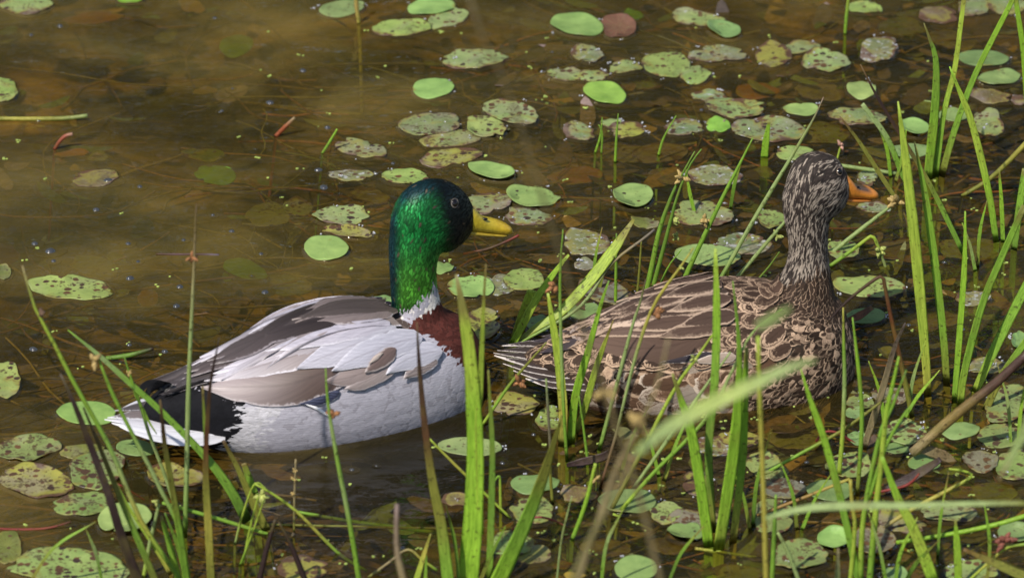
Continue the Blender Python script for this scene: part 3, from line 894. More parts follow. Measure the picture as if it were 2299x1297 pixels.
# ---------------- the hen
def build_hen():
    D = Duck((1550, 855), 12, 'mallard_hen', 'mottled brown hen with streaked head and orange bill, swimming among the reeds')
    D.torso([(-.185, .008, .050, .034), (-.165, .024, .058, .018), (-.140, .040, .063, -.002), (-.110, .056, .072, -.022), (-.075, .068, .084, -.036),
             (-.036, .077, .094, -.044), (0, .083, .102, -.050), (.045, .085, .105, -.052), (.085, .083, .101, -.050), (.12, .076, .096, -.048),
             (.147, .062, .084, -.042), (.166, .042, .060, -.034), (.178, .022, .028, -.022), (.182, .010, .008, -.014)])
    D.tube([(1832, 790, 96, .82), (1824, 730, 80, .86), (1806, 682, 78, .90), (1811, 634, 58, .92), (1815, 580, 44, .92), (1814, 540, 43, .90), (1812, 505, 48, .86), (1812, 470, 54, .78), (1815, 445, 58, .7)], True)
    D.tube([(1759, 448, 8, .7), (1766, 442, 24, .72), (1776, 435, 44, .72), (1790, 428, 64, .70), (1812, 424, 76, .66), (1840, 420, 77, .62), (1866, 418, 69, .60), (1884, 417, 56, .58), (1896, 419, 40, .56), (1905, 422, 20, .5)], False)
    D.merge(None)
    neckdn = D.a * -0.1 + np.array([0, 0, -1.0])
    def flow(p, px):
        if px[1] < 520 and px[0] > 1740:
            t = sstep(np.array(px[0]), 1800, 1870) * (1 - sstep(np.array(px[1]), 430, 520))
            return (D.a * -1 + np.array([0, 0, -0.55])) * t + neckdn * (1 - t)
        if px[0] > 1740 and px[1] < 640: return neckdn
        if px[0] > 1700:
            t = sstep(np.array(px[1]), 640, 760)
            return neckdn * (1 - t) + (D.a * -1 + np.array([0, 0, -.5])) * t
        return -D.a + np.array([0, 0, -0.14])
    D.flow = flow
    HEAD = [(1730, 320), (1930, 320), (1930, 560), (1862, 600), (1750, 640), (1740, 600)]
    NECK = [(1750, 640), (1862, 590), (1930, 640), (1940, 700), (1850, 720), (1720, 690)]
    BREAST = [(1720, 690), (1850, 715), (1940, 700), (1960, 960), (1700, 960), (1690, 880), (1760, 790)]
    FLANK = [(1420, 822), (1560, 806), (1680, 790), (1760, 790), (1700, 960), (1360, 960), (1350, 900)]
    RUMP = [(1100, 740), (1310, 770), (1420, 822), (1350, 960), (1100, 960)]
    def spec(px, P):
        k = np.full(len(px), 5)
        for i, poly in reversed(list(enumerate([HEAD, NECK, BREAST, FLANK, RUMP]))):
            k[inside(poly, px)] = i
        return k
    base = {0: (.10, .085, .075), 1: (.10, .075, .06), 2: (.10, .07, .05), 3: (.13, .09, .065), 4: (.10, .07, .055), 5: (.07, .05, .042)}
    def cfun(px, P):
        k = spec(px, P); c = np.zeros((len(px), 4))
        for i, b in base.items(): c[k == i, :3] = np.array(b) * .4
        z = np.zeros((len(px), 4)); z[:, 1:3] = .5
        c2 = c.copy(); c[:, 3] = 0; c2[:, 3] = 0
        return c, c2, z
    D.body(M_FEATHER, cfun)
    dk, bf = np.array([.026, .016, .011]), np.array([.52, .36, .245])
    def c_head(r, px, p):
        x, y = px
        light = np.array([.38, .315, .255]); dark = np.array([.032, .024, .021])
        q = 0.46
        if y < 385 and x < 1880: q = 0.22                               # dark cap
        if abs(y - (388 + (1890 - x) * .10)) < 10 and x > 1820: q = .08   # dark line through the eye
        if 398 < y + .1 * (x - 1890) < 412 and x > 1840 or 366 < y + .2 * (1885 - x) < 378 and x > 1840: q = .75
        if y > 520: q = .5
        c = lerp(dark, light, r.uniform(.55, 1)) if r.random() < q else dark * r.uniform(.6, 1.8)
        return np.r_[c, .2], np.r_[c * .5 + .02, 0], 0.
    def c_neck(r, px, p):
        return np.r_[dk * r.uniform(.7, 1.9), .30], np.r_[bf * r.uniform(.4, .9), 0], 0.
    def c_breast(r, px, p):
        q = r.random()
        if q < .22: return np.r_[bf * r.uniform(.55, 1.0), .2], np.r_[dk * 2, .5], 0.
        return np.r_[dk * r.uniform(.7, 2.4), 0 if q < .45 else r.uniform(.15, .6)], np.r_[bf * r.uniform(.4, 1.15), r.choice([0, .6, 1.])], 0.
    def c_flank(r, px, p):
        w = np.array([.50, .41, .33]) if r.random() < .45 else bf * 1.05
        if r.random() < .22: return np.r_[w * r.uniform(.5, .85), .25], np.r_[np.array([.16, .10, .065]), .35], 0.
        return np.r_[np.array([.085, .047, .028]) * r.uniform(.5, 1.6), r.uniform(.2, .6)], np.r_[w * r.uniform(.6, 1.1), r.choice([.8, .4, 0])], 0.
    def c_rump(r, px, p):
        return np.r_[dk * r.uniform(.8, 2.2), r.uniform(.12, .4)], np.r_[bf * r.uniform(.5, 1.1), r.choice([.9, .5, .0])], 0.
    def c_scap(r, px, p):
        return np.r_[np.array([.050, .030, .021]) * r.uniform(.7, 1.4), r.uniform(.22, .42)], np.r_[bf * r.uniform(.55, 1.0), r.choice([.95, .8, .2])], 0.
    fl = [dict(mesh='head', len=24, wid=3.3, sp=3.7, grid=(4, 3), lift=.07, wild=.22, col=c_head),
          dict(mesh='plumage', len=26, wid=11, sp=8, grid=(5, 3), lift=.07, wild=.2, col=c_neck),
          dict(mesh='plumage', len=30, wid=15, sp=10.5, grid=(6, 5), lift=.06, wild=.3, col=c_breast),
          dict(mesh='plumage', len=84, wid=46, sp=28, grid=(9, 5), lift=.03, wild=.25, col=c_flank),
          dict(mesh='plumage', len=48, wid=30, sp=19, grid=(7, 5), lift=.045, wild=.2, col=c_rump),
          dict(mesh='plumage', len=60, wid=36, sp=21, grid=(8, 5), lift=.05, wild=.14, h=.003, col=c_scap)]
    sc = scatter(D, spec, fl, 90000, seed=5)
    sc['head'].build('head_plumage', M_FEATHER, D.root, D.O)
    sc['plumage'].build('plumage', M_FEATHER, D.root, D.O)
    W = Feathers()
    B = lambda *a, **k: big_feather(D, W, *a, **k)
    br, dkb, ed = (.125, .080, .060), (.040, .026, .020), (.34, .245, .18)
    B([(1190, 768), (1250, 762), (1340, 745), (1420, 735)], [6, 16, 24, 24], .003, (.045, .036, .042), (.16, .13, .13), .08)
    B([(1215, 757), (1280, 752), (1370, 735), (1450, 725)], [6, 18, 26, 26], .005, (.05, .04, .042), (.2, .16, .15), .08)
    B([(1262, 770), (1330, 765), (1420, 755), (1500, 745)], [6, 18, 28, 28], .005, (.05, .04, .045), (.2, .17, .16), .08)
    B([(1286, 764), (1370, 780), (1460, 786), (1540, 772), (1600, 745)], [8, 46, 68, 70, 60], .007, br, (.36, .29, .25), .14, tip=.28, cb=(.075, .046, .034), arch=.003, nu=20, nv=9)
    B([(1300, 760), (1390, 750), (1480, 742), (1560, 730)], [8, 26, 38, 38], .010, (.11, .072, .056), ed, .46, tip=.3, nu=18)
    B([(1255, 750), (1340, 722), (1440, 690), (1540, 662)], [6, 22, 32, 30], .008, (.055, .036, .028), ed, .46, tip=.3, nu=18, y0=.02)
    B([(1300, 738), (1390, 712), (1490, 690), (1590, 672)], [6, 24, 36, 36], .011, (.050, .032, .025), ed, .46, tip=.3, nu=18)
    B([(1330, 745), (1420, 728), (1510, 712), (1600, 700)], [6, 24, 38, 40], .012, (.065, .043, .033), ed, .46, tip=.3, nu=18)
    B([(1345, 722), (1440, 684), (1540, 655), (1620, 645)], [6, 22, 32, 30], .012, (.050, .034, .027), (.46, .34, .26), .6, tip=.3, nu=18, y0=.03)
    for (x0, y0, x1, y1, w) in ((1362, 742, 1500, 716, 28), (1375, 718, 1520, 688, 28), (1420, 752, 1560, 728, 32), (1430, 700, 1560, 668, 28), (1440, 730, 1580, 700, 32),
                                (1480, 765, 1610, 742, 34), (1490, 684, 1620, 656, 28), (1500, 714, 1640, 684, 32), (1520, 745, 1650, 718, 34)):
        B([(x0, y0), ((x0 + x1) / 2, (y0 + y1) / 2 - 5), (x1, y1)], [7, w, w * .9], .012 + (x0 - 1362) * .00004, np.array([.058, .036, .027]) * random.uniform(.8, 1.3), ed, .462, random.choice([0, .3, .5]), tip=.4)
    B([(1480, 815), (1540, 806), (1600, 795)], [6, 14, 18], .008, (.03, .025, .03), (.75, .70, .66), .1, tip=.5, nv=5)
    B([(1555, 812), (1600, 806), (1650, 800)], [8, 20, 22], .010, (.30, .235, .19), (.50, .42, .36), .3, tip=.5, nv=5)
    W.build('wing', M_FEATHER, D.root, D.O)
    W.mirrored(D).build('wing', M_FEATHER, D.root, D.O)
    Tl = Feathers()
    p0 = D.to_world([[-.12, 0, .030]])[0]; p1 = D.to_world([[-.219, 0, .053]])[0]
    dr = (p1 - p0) / np.linalg.norm(p1 - p0)
    n = np.cross(dr, D.l); n = n if n[2] > 0 else -n
    T = lambda mid, wid, h, c1, c2, ew=.12: big_feather(D, Tl, mid, wid, h, c1, c2, ew, plane=(p0, n), arch=.0010, nu=12, nv=7)
    tb, tw = (.055, .038, .032), (.66, .58, .52)
    T([(1180, 850), (1230, 862), (1290, 868), (1350, 866)], [5, 13, 17, 18], .000, tb, tw, .34)
    T([(1152, 834), (1210, 848), (1280, 856), (1350, 854)], [5, 14, 18, 18], .001, tb, tw, .36)
    T([(1128, 820), (1195, 834), (1270, 844), (1350, 842)], [5, 14, 18, 18], .002, tb, tw, .36)
    T([(1108, 804), (1180, 820), (1260, 830), (1345, 830)], [5, 14, 18, 18], .003, tb, tw, .38)
    T([(1106, 800), (1175, 806), (1255, 815), (1340, 818)], [5, 14, 18, 18], .004, tb, tw, .36)
    T([(1114, 796), (1180, 794), (1260, 800), (1340, 804)], [5, 14, 18, 18], .005, tb, tw, .32)
    T([(1124, 788), (1185, 782), (1260, 786), (1340, 790)], [5, 13, 18, 18], .006, tb, tw, .28)
    Tl.build('tail', M_QUILL, D.root, D.O)
    org, drk = np.array([.62, .23, .035]), np.array([.10, .06, .04])
    def cols(x, s):
        t = sstep(np.array(x), 1903, 1912) * (1 - sstep(np.array(x), 1936, 1950)) * sstep(np.array(s), .15, .5)
        c = lerp(org, drk, t)
        return (c[0], c[1], c[2], 1)
    up = bill_part(D, 'bill', [(1884, 378, 440, .0095), (1897, 389, 442, .0108), (1907, 401, 443, .0112), (1920, 412, 443, .0108), (1938, 417, 444, .0118), (1953, 420, 444, .0122), (1962, 426, 441, .0090), (1966, 431, 437, .0040)], M_BILL, 33, cols)
    bill_part(D, 'lower_mandible', [(1886, 438, 450, .0085), (1905, 441, 451, .009), (1928, 442, 449, .0098), (1945, 442, 447, .009), (1953, 443, 445, .004)], M_BILL, 33, lambda x, s: (.42, .16, .03, 1), parent=up)
    ps = math.radians(33)
    l = np.array([-math.sin(ps), math.cos(ps), 0])
    q = on_plane([(1914, 414)], D.sag([(1884, 410)])[0], l)[0]
    for sg in (-1, 1):
        ball('nostril', q + l * sg * .0088, .0022, M_EYE, up, (1.3, .8, .6))
    eye(D, (1884, 385), .0042, mat_plain("brown_eyelid", (.22, .16, .12), .6, .5, 400))
    return D

DRAKE = build_drake()
HEN = build_hen()

# ------------------------------------------------------------------ floating leaves
# style: base colour, brown decay, spots, scum
STY = {
 'c': ((.195, .290, .085), .00, .02, .0), 'c2': ((.190, .270, .092), .05, .22, .0), 'b': ((.160, .300, .050), .00, .02, .0),
 's': ((.210, .265, .075), .26, .44, .0), 's2': ((.180, .230, .072), .24, .62, .0), 'm': ((.200, .255, .095), .36, .46, .3),
 'm2': ((.170, .205, .085), .46, .45, .5), 'y': ((.220, .220, .045), .50, .52, .0), 'g': ((.150, .180, .090), .42, .48, .8),
 'd': ((.145, .220, .075), .00, .14, .0), 'o': ((.125, .140, .030), .34, .35, .0), 'br': ((.120, .085, .040), .55, .25, .4),
 'r': ((.125, .058, .038), .15, .00, .0), 'u': ((.140, .280, .030), .00, .04, .0), 'p': ((.150, .140, .100), .30, .68, .3),
 'or': ((.240, .095, .020), .20, .00, .0), 'yl': ((.320, .200, .025), .10, .10, .0), 'f': ((.140, .150, .070), .45, .30, 1.0),
}
GRP = 'floating pads on the pond'
# x, y, w, h, tilt, style, height mm (negative: sunk), label
PADS = [
 (57, 6, 116, 54, 0, 'm', 4, 'yellow-green speckled pad cut by the top corner of the picture'),
 (75, 24, 74, 24, 0, 'o', -8, 'sunken olive pad under the speckled corner pad'),
 (8, 203, 62, 56, 8, 's', 4, 'pale rust-speckled pad at the picture edge above the floating stick'),
 (531, 103, 77, 48, -10, 'u', -22, 'bright green pad sunk under open water, alone above the drake'),
 (483, 393, 95, 43, 5, 'u', 0, 'clean bright green pad alone on open brown water behind the drake'),
 (212, 401, 110, 38, -8, 'br', 2, 'olive-brown dead pad with an air bubble on its edge'),
 (455, 347, 96, 30, 4, 'o', -5, 'ragged algae-green sunken pad above the bright lone pad'),
 (293, 0, 62, 16, 0, 'u', 2, 'sliver of green pad at the top edge over open water'),
 (768, 19, 102, 36, -8, 'c2', 4, 'light green pad crossed by the yellow dead stem'),
 (969, 15, 110, 36, -5, 'c', 5, 'pale clean pad overlapping a mottled one at the top edge'),
 (1006, 42, 92, 42, -15, 'm', 2, 'mottled yellow-green pad tucked under the pale clean one'),
 (904, 63, 133, 38, -3, 's', 3, 'long yellow-green pad with brown flecks near the yellow stem foot'),
 (1066, 132, 139, 45, -2, 'm', 4, 'large pale pad with brown freckles standing alone beneath the top group'),
 (974, 198, 95, 45, -6, 'c', 4, 'clean pale oval pad with one brown dot near its end'),
 (967, 279, 143, 50, -5, 'm2', 5, 'large brown-blotched pad lying on top of a three-pad cluster'),
 (1014, 312, 138, 38, -5, 'm', 3, 'bitten speckled pad lowest in the three-pad cluster above the drake'),
 (1092, 286, 90, 50, 12, 's', 4, 'folded pale pad at the bill-ward end of the three-pad cluster'),
 (1147, 252, 126, 50, 10, 'm', 5, 'pale pad with brown freckles just above the three-pad cluster'),
 (812, 334, 113, 40, 8, 'm2', 4, 'heart-notched brownish pad up behind the drake head'),
 (1014, 354, 137, 42, -8, 'y', 2, 'yellow and brown rotting pad directly over the drake crown'),
 (1103, 383, 107, 36, 10, 'c', 7, 'bright clean pad with curled rim above the drake bill'),
 (909, 397, 110, 33, 3, 's', 4, 'pale brown-rimmed pad touching the back of the drake crown'),
 (787, 393, 100, 26, 0, 'f', 1, 'scummy brown half-sunk pad behind the drake head'),
 (1295, 55, 121, 49, 8, 'c', 5, 'big clean pale green pad beside the rust-red leaf'),
 (1388, 61, 78, 56, 0, 'r', 2, 'rust-red round pad, the only red one'),
 (1423, 34, 45, 22, 10, 'u', 0, 'tiny green pad peeping out behind the rust-red leaf'),
 (1570, 43, 125, 36, 8, 'm', 3, 'mottled yellowish pad overlapped by a clean oval one near the top edge'),
 (1625, 66, 77, 36, 14, 'd', 6, 'clean deep green oval pad lying over a mottled yellowish pad'),
 (1319, 122, 75, 38, 8, 'g', 3, 'small grey-brown scummy pad below the big clean pale one'),
 (1404, 151, 75, 28, -2, 'm', 3, 'small speckled pad joined to the large spiky-edged one'),
 (1495, 145, 112, 55, 3, 's', 4, 'large bright speckled pad in the upper middle group'),
 (1562, 168, 68, 40, -5, 's', 3, 'green brown-rimmed pad under the large bright speckled one'),
 (1611, 123, 125, 38, 0, 'g', 4, 'long grey-mottled pad over the large bright speckled pad'),
 (1268, 168, 85, 30, 3, 'm', 3, 'yellowish scummy pad with a dark crust, over the clean bright tilted one'),
 (1333, 170, 70, 26, 0, 'm', 2, 'narrow yellowish pad with a gold fleck beside a scummy one'),
 (1250, 188, 70, 28, 0, 'r', -4, 'reddish sunken pad under the yellowish scummy pad'),
 (1357, 208, 98, 48, 12, 'b', 5, 'clean bright green tilted pad in the upper middle'),
 (1652, 243, 138, 44, 3, 'm', 4, 'long mottled pad with ragged rim above the little yellow-green one'),
 (1595, 218, 85, 26, 6, 'g', 3, 'thin grey-edged pad touching a long mottled ragged one'),
 (1613, 281, 56, 34, 5, 'b', 4, 'little clean yellow-green oval pad between two mottled pads'),
 (1535, 287, 88, 36, -5, 'g', 3, 'grey mottled pad beside the little yellow-green one'),
 (1300, 296, 75, 40, 8, 'm2', 3, 'broken mottled pad with curled corner near two grass sprouts'),
 (1372, 276, 45, 20, 0, 'c2', 3, 'tiny pale pad behind the twin grass sprouts'),
 (1408, 292, 85, 34, 0, 'y', 2, 'yellow-brown withered pad behind the taller grass sprout'),
 (1724, 291, 168, 58, 3, 'm2', 4, 'very large brown-mottled pad behind the short bright shoot'),
 (1604, 396, 125, 45, 3, 'f', 4, 'scum-covered pale pad crossed by a leaning rush behind the hen'),
 (1421, 440, 90, 54, 0, 'c2', 6, 'clean roundish pad with a few brown dots between the two ducks'),
 (1198, 443, 122, 44, 6, 'c2', 6, 'clean pale pad with few dots just past the drake bill'),
 (1188, 487, 108, 38, 3, 'g', 3, 'grey mottled pad under the tip of the drake bill'),
 (1098, 455, 105, 46, -5, 'm2', 4, 'brown-mottled pad partly hidden behind the drake bill'),
 (1942, 18, 76, 26, 3, 's', 4, 'small speckled green pad by the single stem at the top edge'),
 (2108, 34, 95, 36, 3, 'br', 2, 'brown rotting pad beside blue sky reflection near the top edge'),
 (2186, 15, 72, 46, 0, 'm2', 3, 'mottled green pad behind the tall yellow-green blade at the top edge'),
 (2262, 12, 92, 40, 0, 'm2', 3, 'mottled pad at the upper corner between two tall blades'),
 (1738, 123, 85, 55, -5, 'y', 3, 'yellow-green and brown crusted pad first of the upper trio'),
 (1803, 107, 75, 30, 0, 'm2', 2, 'half-hidden mottled pad in the middle of the upper trio'),
 (1853, 137, 107, 50, 5, 'm', 4, 'mottled green pad last of the upper trio'),
 (1975, 110, 90, 55, -8, 'f', 4, 'brown pad with bright scum beside a ripple ring'),
 (2208, 132, 115, 34, 2, 'd', 5, 'long smooth dull green pad between two tall blades'),
 (2243, 175, 95, 34, -4, 'd', 5, 'wavy smooth green pad just under the long dull one'),
 (1934, 201, 67, 38, 5, 'c', 5, 'small clean blue-green pad alone above the hen head'),
 (1798, 246, 82, 27, 2, 'c', 4, 'slim clean pad at the tip of the long leaning rush'),
 (1927, 262, 128, 38, 4, 'm2', 4, 'long greyish mottled pad above the hen bill'),
 (2052, 287, 68, 36, 6, 'c', 6, 'clean bright pad with raised rim behind the speckled blade'),
 (2140, 260, 66, 30, 0, 'd', 4, 'green pad seen between the upper blades'),
 (2218, 277, 75, 58, 15, 'm', 4, 'pale blotched pad beside the bent yellow-green leaf'),
 (2220, 215, 97, 32, 8, 'br', 3, 'grey-brown scummy pad under the wavy smooth one'),
 (2045, 338, 90, 32, 0, 'd', 4, 'dull green pad behind the feet of the upper blades'),
 (1790, 345, 97, 32, 3, 's', 4, 'pale pad half hidden by the hen crown'),
 (1948, 400, 48, 36, -10, 'g', 4, 'small greyish pad just over the hen bill tip'),
 (2290, 224, 40, 22, 0, 'br', 2, 'brown scrap of pad at the picture edge beneath the wavy smooth pad'),
 (160, 647, 185, 58, 6, 's', 1, 'large olive-green pad peppered with brown in the open water behind the drake'),
 (255, 661, 80, 20, -10, 'o', -2, 'narrow sunken lobe at the end of the large peppered pad'),
 (212, 601, 105, 52, 15, 'o', -8, 'sunken olive pad with a smear of tan mud'),
 (550, 605, 100, 42, 15, 'u', -2, 'green pad with a brown streak half under water behind the drake neck'),
 (8, 612, 34, 32, 0, 'o', 2, 'olive pad at the picture edge beside the spikelet stem tip'),
 (12, 573, 62, 50, 0, 'r', -6, 'reddish sunken pad at the picture edge above an olive one'),
 (12, 853, 70, 80, 0, 's', 4, 'big pale brown-flecked pad at the picture edge level with the drake back'),
 (332, 670, 45, 48, 20, 'or', -12, 'orange-brown sunken leaf near the large peppered pad'),
 (602, 483, 96, 56, -5, 'o', -4, 'olive sunken pad with a red rim left of the mottled pair'),
 (669, 466, 70, 40, 5, 'm2', -2, 'crusted pad touching the olive red-rimmed one'),
 (767, 484, 121, 46, -3, 'm', 4, 'pale mottled pad behind the drake nape'),
 (780, 523, 112, 28, 8, 'y', 1, 'thin yellow-brown pad under the pale mottled one at the drake nape'),
 (733, 557, 99, 56, 0, 'c', 5, 'clean round green pad nearest behind the drake neck'),
 (996, 601, 46, 26, 0, 'c', 4, 'small clean pad showing in front of the drake throat'),
 (862, 679, 50, 34, 0, 'd', 3, 'small green pad peeking between drake back and neck'),
 (1056, 645, 110, 50, 0, 'c2', 4, 'pale dotted pad ahead of the drake collar'),
 (1112, 640, 105, 50, 0, 'f', 2, 'frothy yellowish pad sandwiched between two greener ones ahead of the drake'),
 (1177, 627, 88, 52, 2, 's', 5, 'dull green round pad over a frothy one between the ducks'),
 (1083, 730, 90, 72, -20, 'y', 3, 'yellow-brown pad rising behind the wide green blade'),
 (1318, 545, 112, 58, 8, 'f', 4, 'scummy pale pad under the leaning yellow leaf tip'),
 (1358, 655, 122, 54, 15, 'p', 3, 'dull purplish-grey pad behind the hen tail reeds'),
 (1315, 596, 52, 26, 0, 'f', 2, 'crumpled scummy scrap below the pale pad between the ducks'),
 (1207, 727, 55, 36, 0, 'd', 4, 'small green pad behind the leaning pale leaves'),
 (1310, 700, 75, 40, 0, 'd', 2, 'shaded green pad close behind the hen wing tips'),
 (1580, 481, 135, 58, 5, 'm', 4, 'pale speckled pad behind the tallest spikelet rushes'),
 (1588, 574, 148, 48, 3, 'c2', 5, 'large clean green pad right over the hen back'),
 (1670, 548, 120, 48, 3, 'f', 4, 'speckled scummy pad over the hen shoulder'),
 (1733, 493, 70, 42, 5, 's', 4, 'speckled pad touching the nape of the hen'),
 (1448, 500, 66, 24, 8, 'o', 1, 'sunken olive pad under the clean dotted roundish one'),
 (1893, 560, 75, 40, 0, 's', 4, 'pale green pad right in front of the hen throat'),
 (1953, 643, 160, 50, 3, 's', 4, 'very long pale pad with rusty blots in front of the hen breast'),
 (1942, 710, 90, 34, -3, 'd', 4, 'blue-green pad ahead of the hen breast behind the bent brown stem'),
 (2185, 669, 80, 34, -5, 'f', 4, 'small pale pad with foamy rim among the standing blades'),
 (2290, 768, 40, 40, 0, 'd', 7, 'smooth green pad at the picture edge above the brown fallen stalk'),
 (2215, 824, 110, 36, 0, 'f', 2, 'brownish scum-coated pad behind the fallen stalk'),
 (1960, 466, 74, 24, 4, 'g', 2, 'greyish half-sunk pad beneath the hen bill'),
 (195, 927, 137, 53, 4, 'c', 5, 'clean green pad touching the drake tail tip'),
 (65, 1008, 137, 56, -8, 's2', 4, 'pale pad with black blotches below the clean tail-tip one'),
 (81, 1081, 170, 72, 10, 'y', 4, 'large orange-yellow decaying pad at the lower picture edge'),
 (187, 1013, 100, 32, -8, 'o', 2, 'olive pad half under a dark-spotted one behind the brown blade'),
 (218, 1053, 132, 84, -12, 's2', 4, 'dark-spotted green pad crossed by the brown blade under the drake tail'),
 (189, 1131, 144, 50, -6, 's2', 5, 'pale pad with long brown blots under the orange-yellow one'),
 (281, 1166, 124, 70, -8, 'c', 6, 'clean blue-green pad with a nick, below the drake tail'),
 (305, 1006, 90, 36, 5, 'd', 3, 'shaded pad right beneath the white drake tail'),
 (395, 1072, 133, 50, 4, 'y', 3, 'green and brown flecked pad behind the thin stems under the drake rump'),
 (15, 1228, 66, 78, 0, 'o', 3, 'olive-brown speckled pad at the lowest picture edge corner'),
 (157, 1272, 265, 86, 3, 's2', 4, 'biggest pad, heavily speckled, cut by the bottom edge'),
 (1055, 1003, 143, 42, 3, 'c2', 3, 'green pad in the drake reflection behind the wide blade'),
 (680, 1276, 115, 58, 0, 'y', 2, 'ragged yellow-brown pad at the bottom edge under the drake belly'),
 (1024, 1122, 72, 30, 0, 'br', 1, 'crumpled brown-red scrap beside the brown-tipped blade'),
 (1157, 907, 105, 52, 3, 'y', 2, 'olive pad stippled rusty beside the hen tail'),
 (1232, 941, 60, 54, 0, 's2', 3, 'small green holed pad at the foot of the reeds by the hen tail'),
 (1202, 1086, 110, 42, -3, 'd', 5, 'smooth blue-green pad crossed by the olive bent blade'),
 (1195, 1145, 97, 64, 0, 's2', 4, 'notched spotted pad between the smooth one and the squiggled one'),
 (1300, 1109, 85, 40, 0, 'br', 1, 'dull brown decayed pad next to the short green stalk'),
 (1407, 1125, 133, 54, 2, 'd', 5, 'broad blue-green pad crossed by two leaning stems'),
 (1495, 1150, 75, 48, 0, 's', 3, 'yellow-green pad hugging the broad blue-green one'),
 (1540, 1195, 85, 38, 5, 'd', 6, 'small clean blue-green pad at the foot of the bright blade'),
 (1565, 1166, 130, 46, 0, 'p', 3, 'purplish mottled pad behind the bright blade foot'),
 (1150, 1220, 92, 58, 0, 's2', 5, 'pale pad with dark squiggles by the olive blade'),
 (1194, 1246, 92, 38, -3, 'o', 3, 'dull olive pad half under the squiggled one'),
 (1428, 1277, 97, 56, 0, 'c', 5, 'clean bright round pad at the bottom edge centre'),
 (1512, 1224, 108, 38, 0, 'br', -3, 'brown sunken pad above the clean round bottom pad'),
 (1566, 1085, 70, 58, 0, 'y', 3, 'yellow-green pad with brown blots behind the bright blade'),
 (1712, 1040, 80, 50, 0, 's2', 4, 'spotted pad behind the yellow stem under the hen breast'),
 (1730, 1056, 76, 44, 8, 's2', 3, 'pale spotted pad under another at the yellow stem'),
 (1292, 1292, 52, 14, 0, 'yl', 2, 'yellow leaf scrap on the bottom edge'),
 (1930, 904, 65, 34, 0, 's2', 4, 'small dotted pad just ahead of the hen waterline'),
 (1916, 926, 42, 26, 0, 'd', 5, 'tiny clean pad touching the small dotted one ahead of the hen'),
 (2000, 888, 90, 36, 0, 'p', 3, 'grey dark-spotted pad behind the tan dead blade'),
 (2030, 972, 97, 57, 5, 's2', 4, 'nicked spotted pad in front of the fork of blades'),
 (2155, 965, 90, 38, -2, 'd', 4, 'green pad with one dark cluster beside the fallen stalk'),
 (2248, 978, 112, 52, 0, 's2', 5, 'evenly dotted pad beneath the large tilted one'),
 (2202, 1035, 78, 50, 8, 'p', 4, 'greyish dotted pad overlapped by a greener neighbour near the picture edge'),
 (2275, 1045, 85, 66, 0, 's2', 5, 'green dotted pad at the picture edge behind the blurred leaf tip'),
 (2262, 908, 112, 76, -25, 's2', 6, 'large tilted spotted pad at the picture edge'),
 (1905, 1043, 105, 60, -10, 's2', 4, 'purple-spotted pad crossed by the two upright stems'),
 (1922, 983, 40, 30, 0, 'd', 3, 'small bluish pad behind the upright stems'),
 (1862, 1100, 105, 48, 2, 'd', 5, 'smooth green pad with sparse dots under the leaning blade'),
 (1757, 1097, 105, 44, 5, 'p', 4, 'brownish-purple pad with a dark hole'),
 (1735, 1160, 100, 78, 0, 's2', 5, 'tall round spotted pad behind the yellow stem'),
 (1795, 1246, 130, 62, -4, 's2', 5, 'purple-blotched oval pad near the bottom edge'),
 (1873, 1209, 77, 45, 0, 'c', 7, 'clean oval pad between two purple-blotched ones'),
 (1965, 1213, 97, 66, 0, 'p', 5, 'dark purple-spotted pad behind the pale fork stems'),
 (2130, 1150, 127, 40, 0, 's2', 5, 'long pale pad with a dark central patch'),
 (2020, 1170, 120, 48, 15, 'y', 2, 'yellow crusted pad under the wide forked leaf'),
 (2280, 1197, 80, 42, 0, 'd', 5, 'smooth bluish pad behind the rusty flower head'),
 (2180, 1280, 130, 46, 0, 's2', 3, 'dull spotted pad at the bottom edge beneath the brown leaf'),
 (2075, 1040, 75, 34, 0, 'd', 3, 'bluish-grey pad beside the curled withered leaf'),
 (2012, 1008, 58, 24, 0, 'd', 2, 'slim green pad under the spotted nicked one'),
 (2008, 1290, 60, 30, 0, 'd', 3, 'green scrap of pad on the bottom edge near the wide leaf'),
 (1840, 205, 110, 44, 5, 'br', -10, 'brown sunken pad with a pink bud above the hen crown'),
 (1480, 345, 130, 44, -4, 'br', -6, 'rusty-brown sunken pad behind the tiny bent sprout'),
 (1440, 180, 120, 46, 4, 'o', -14, 'dim olive sunken pad under the large bright speckled one'),
 (1700, 205, 100, 36, 0, 'or', -12, 'orange-brown sunken pad between the upper trio and the ragged mottled pad'),
 (1120, 300, 90, 36, 10, 'br', -8, 'brown sunken pad beneath the freckled pad over the three-pad cluster'),
 (1400, 345, 140, 44, 2, 'br', -8, 'wide brown sunken pad around the foot of the twin sprouts'),
 (1290, 395, 120, 40, -5, 'or', -10, 'rust-brown sunken pad above the clean dotted roundish pad'),
 (1500, 395, 90, 36, 6, 'br', -5, 'brown sunken pad touching the scum-covered one behind the hen'),
 (2030, 60, 120, 40, 0, 'o', -10, 'olive sunken pad by the sky reflection near the top edge'),
 (2140, 90, 110, 44, 8, 'br', -6, 'brown sunken pad above the long dull green pad'),
 (1850, 300, 130, 46, 0, 'o', -8, 'olive sunken pad under the tip of the long leaning rush'),
 (2020, 560, 130, 50, 0, 'br', -8, 'brown sunken pad behind the knee-bent rush'),
 (2180, 560, 140, 54, 4, 'o', -10, 'dark olive sunken pad between the standing blades'),
 (2090, 720, 130, 48, -6, 'br', -8, 'brown sunken pad among the feet of the speckled bur-reed'),
 (1780, 980, 120, 56, 0, 'o', -8, 'dark sunken pad in the shade under the hen breast'),
 (1470, 985, 130, 50, 5, 'y', -2, 'yellow-brown half-sunk pad under the hen belly'),
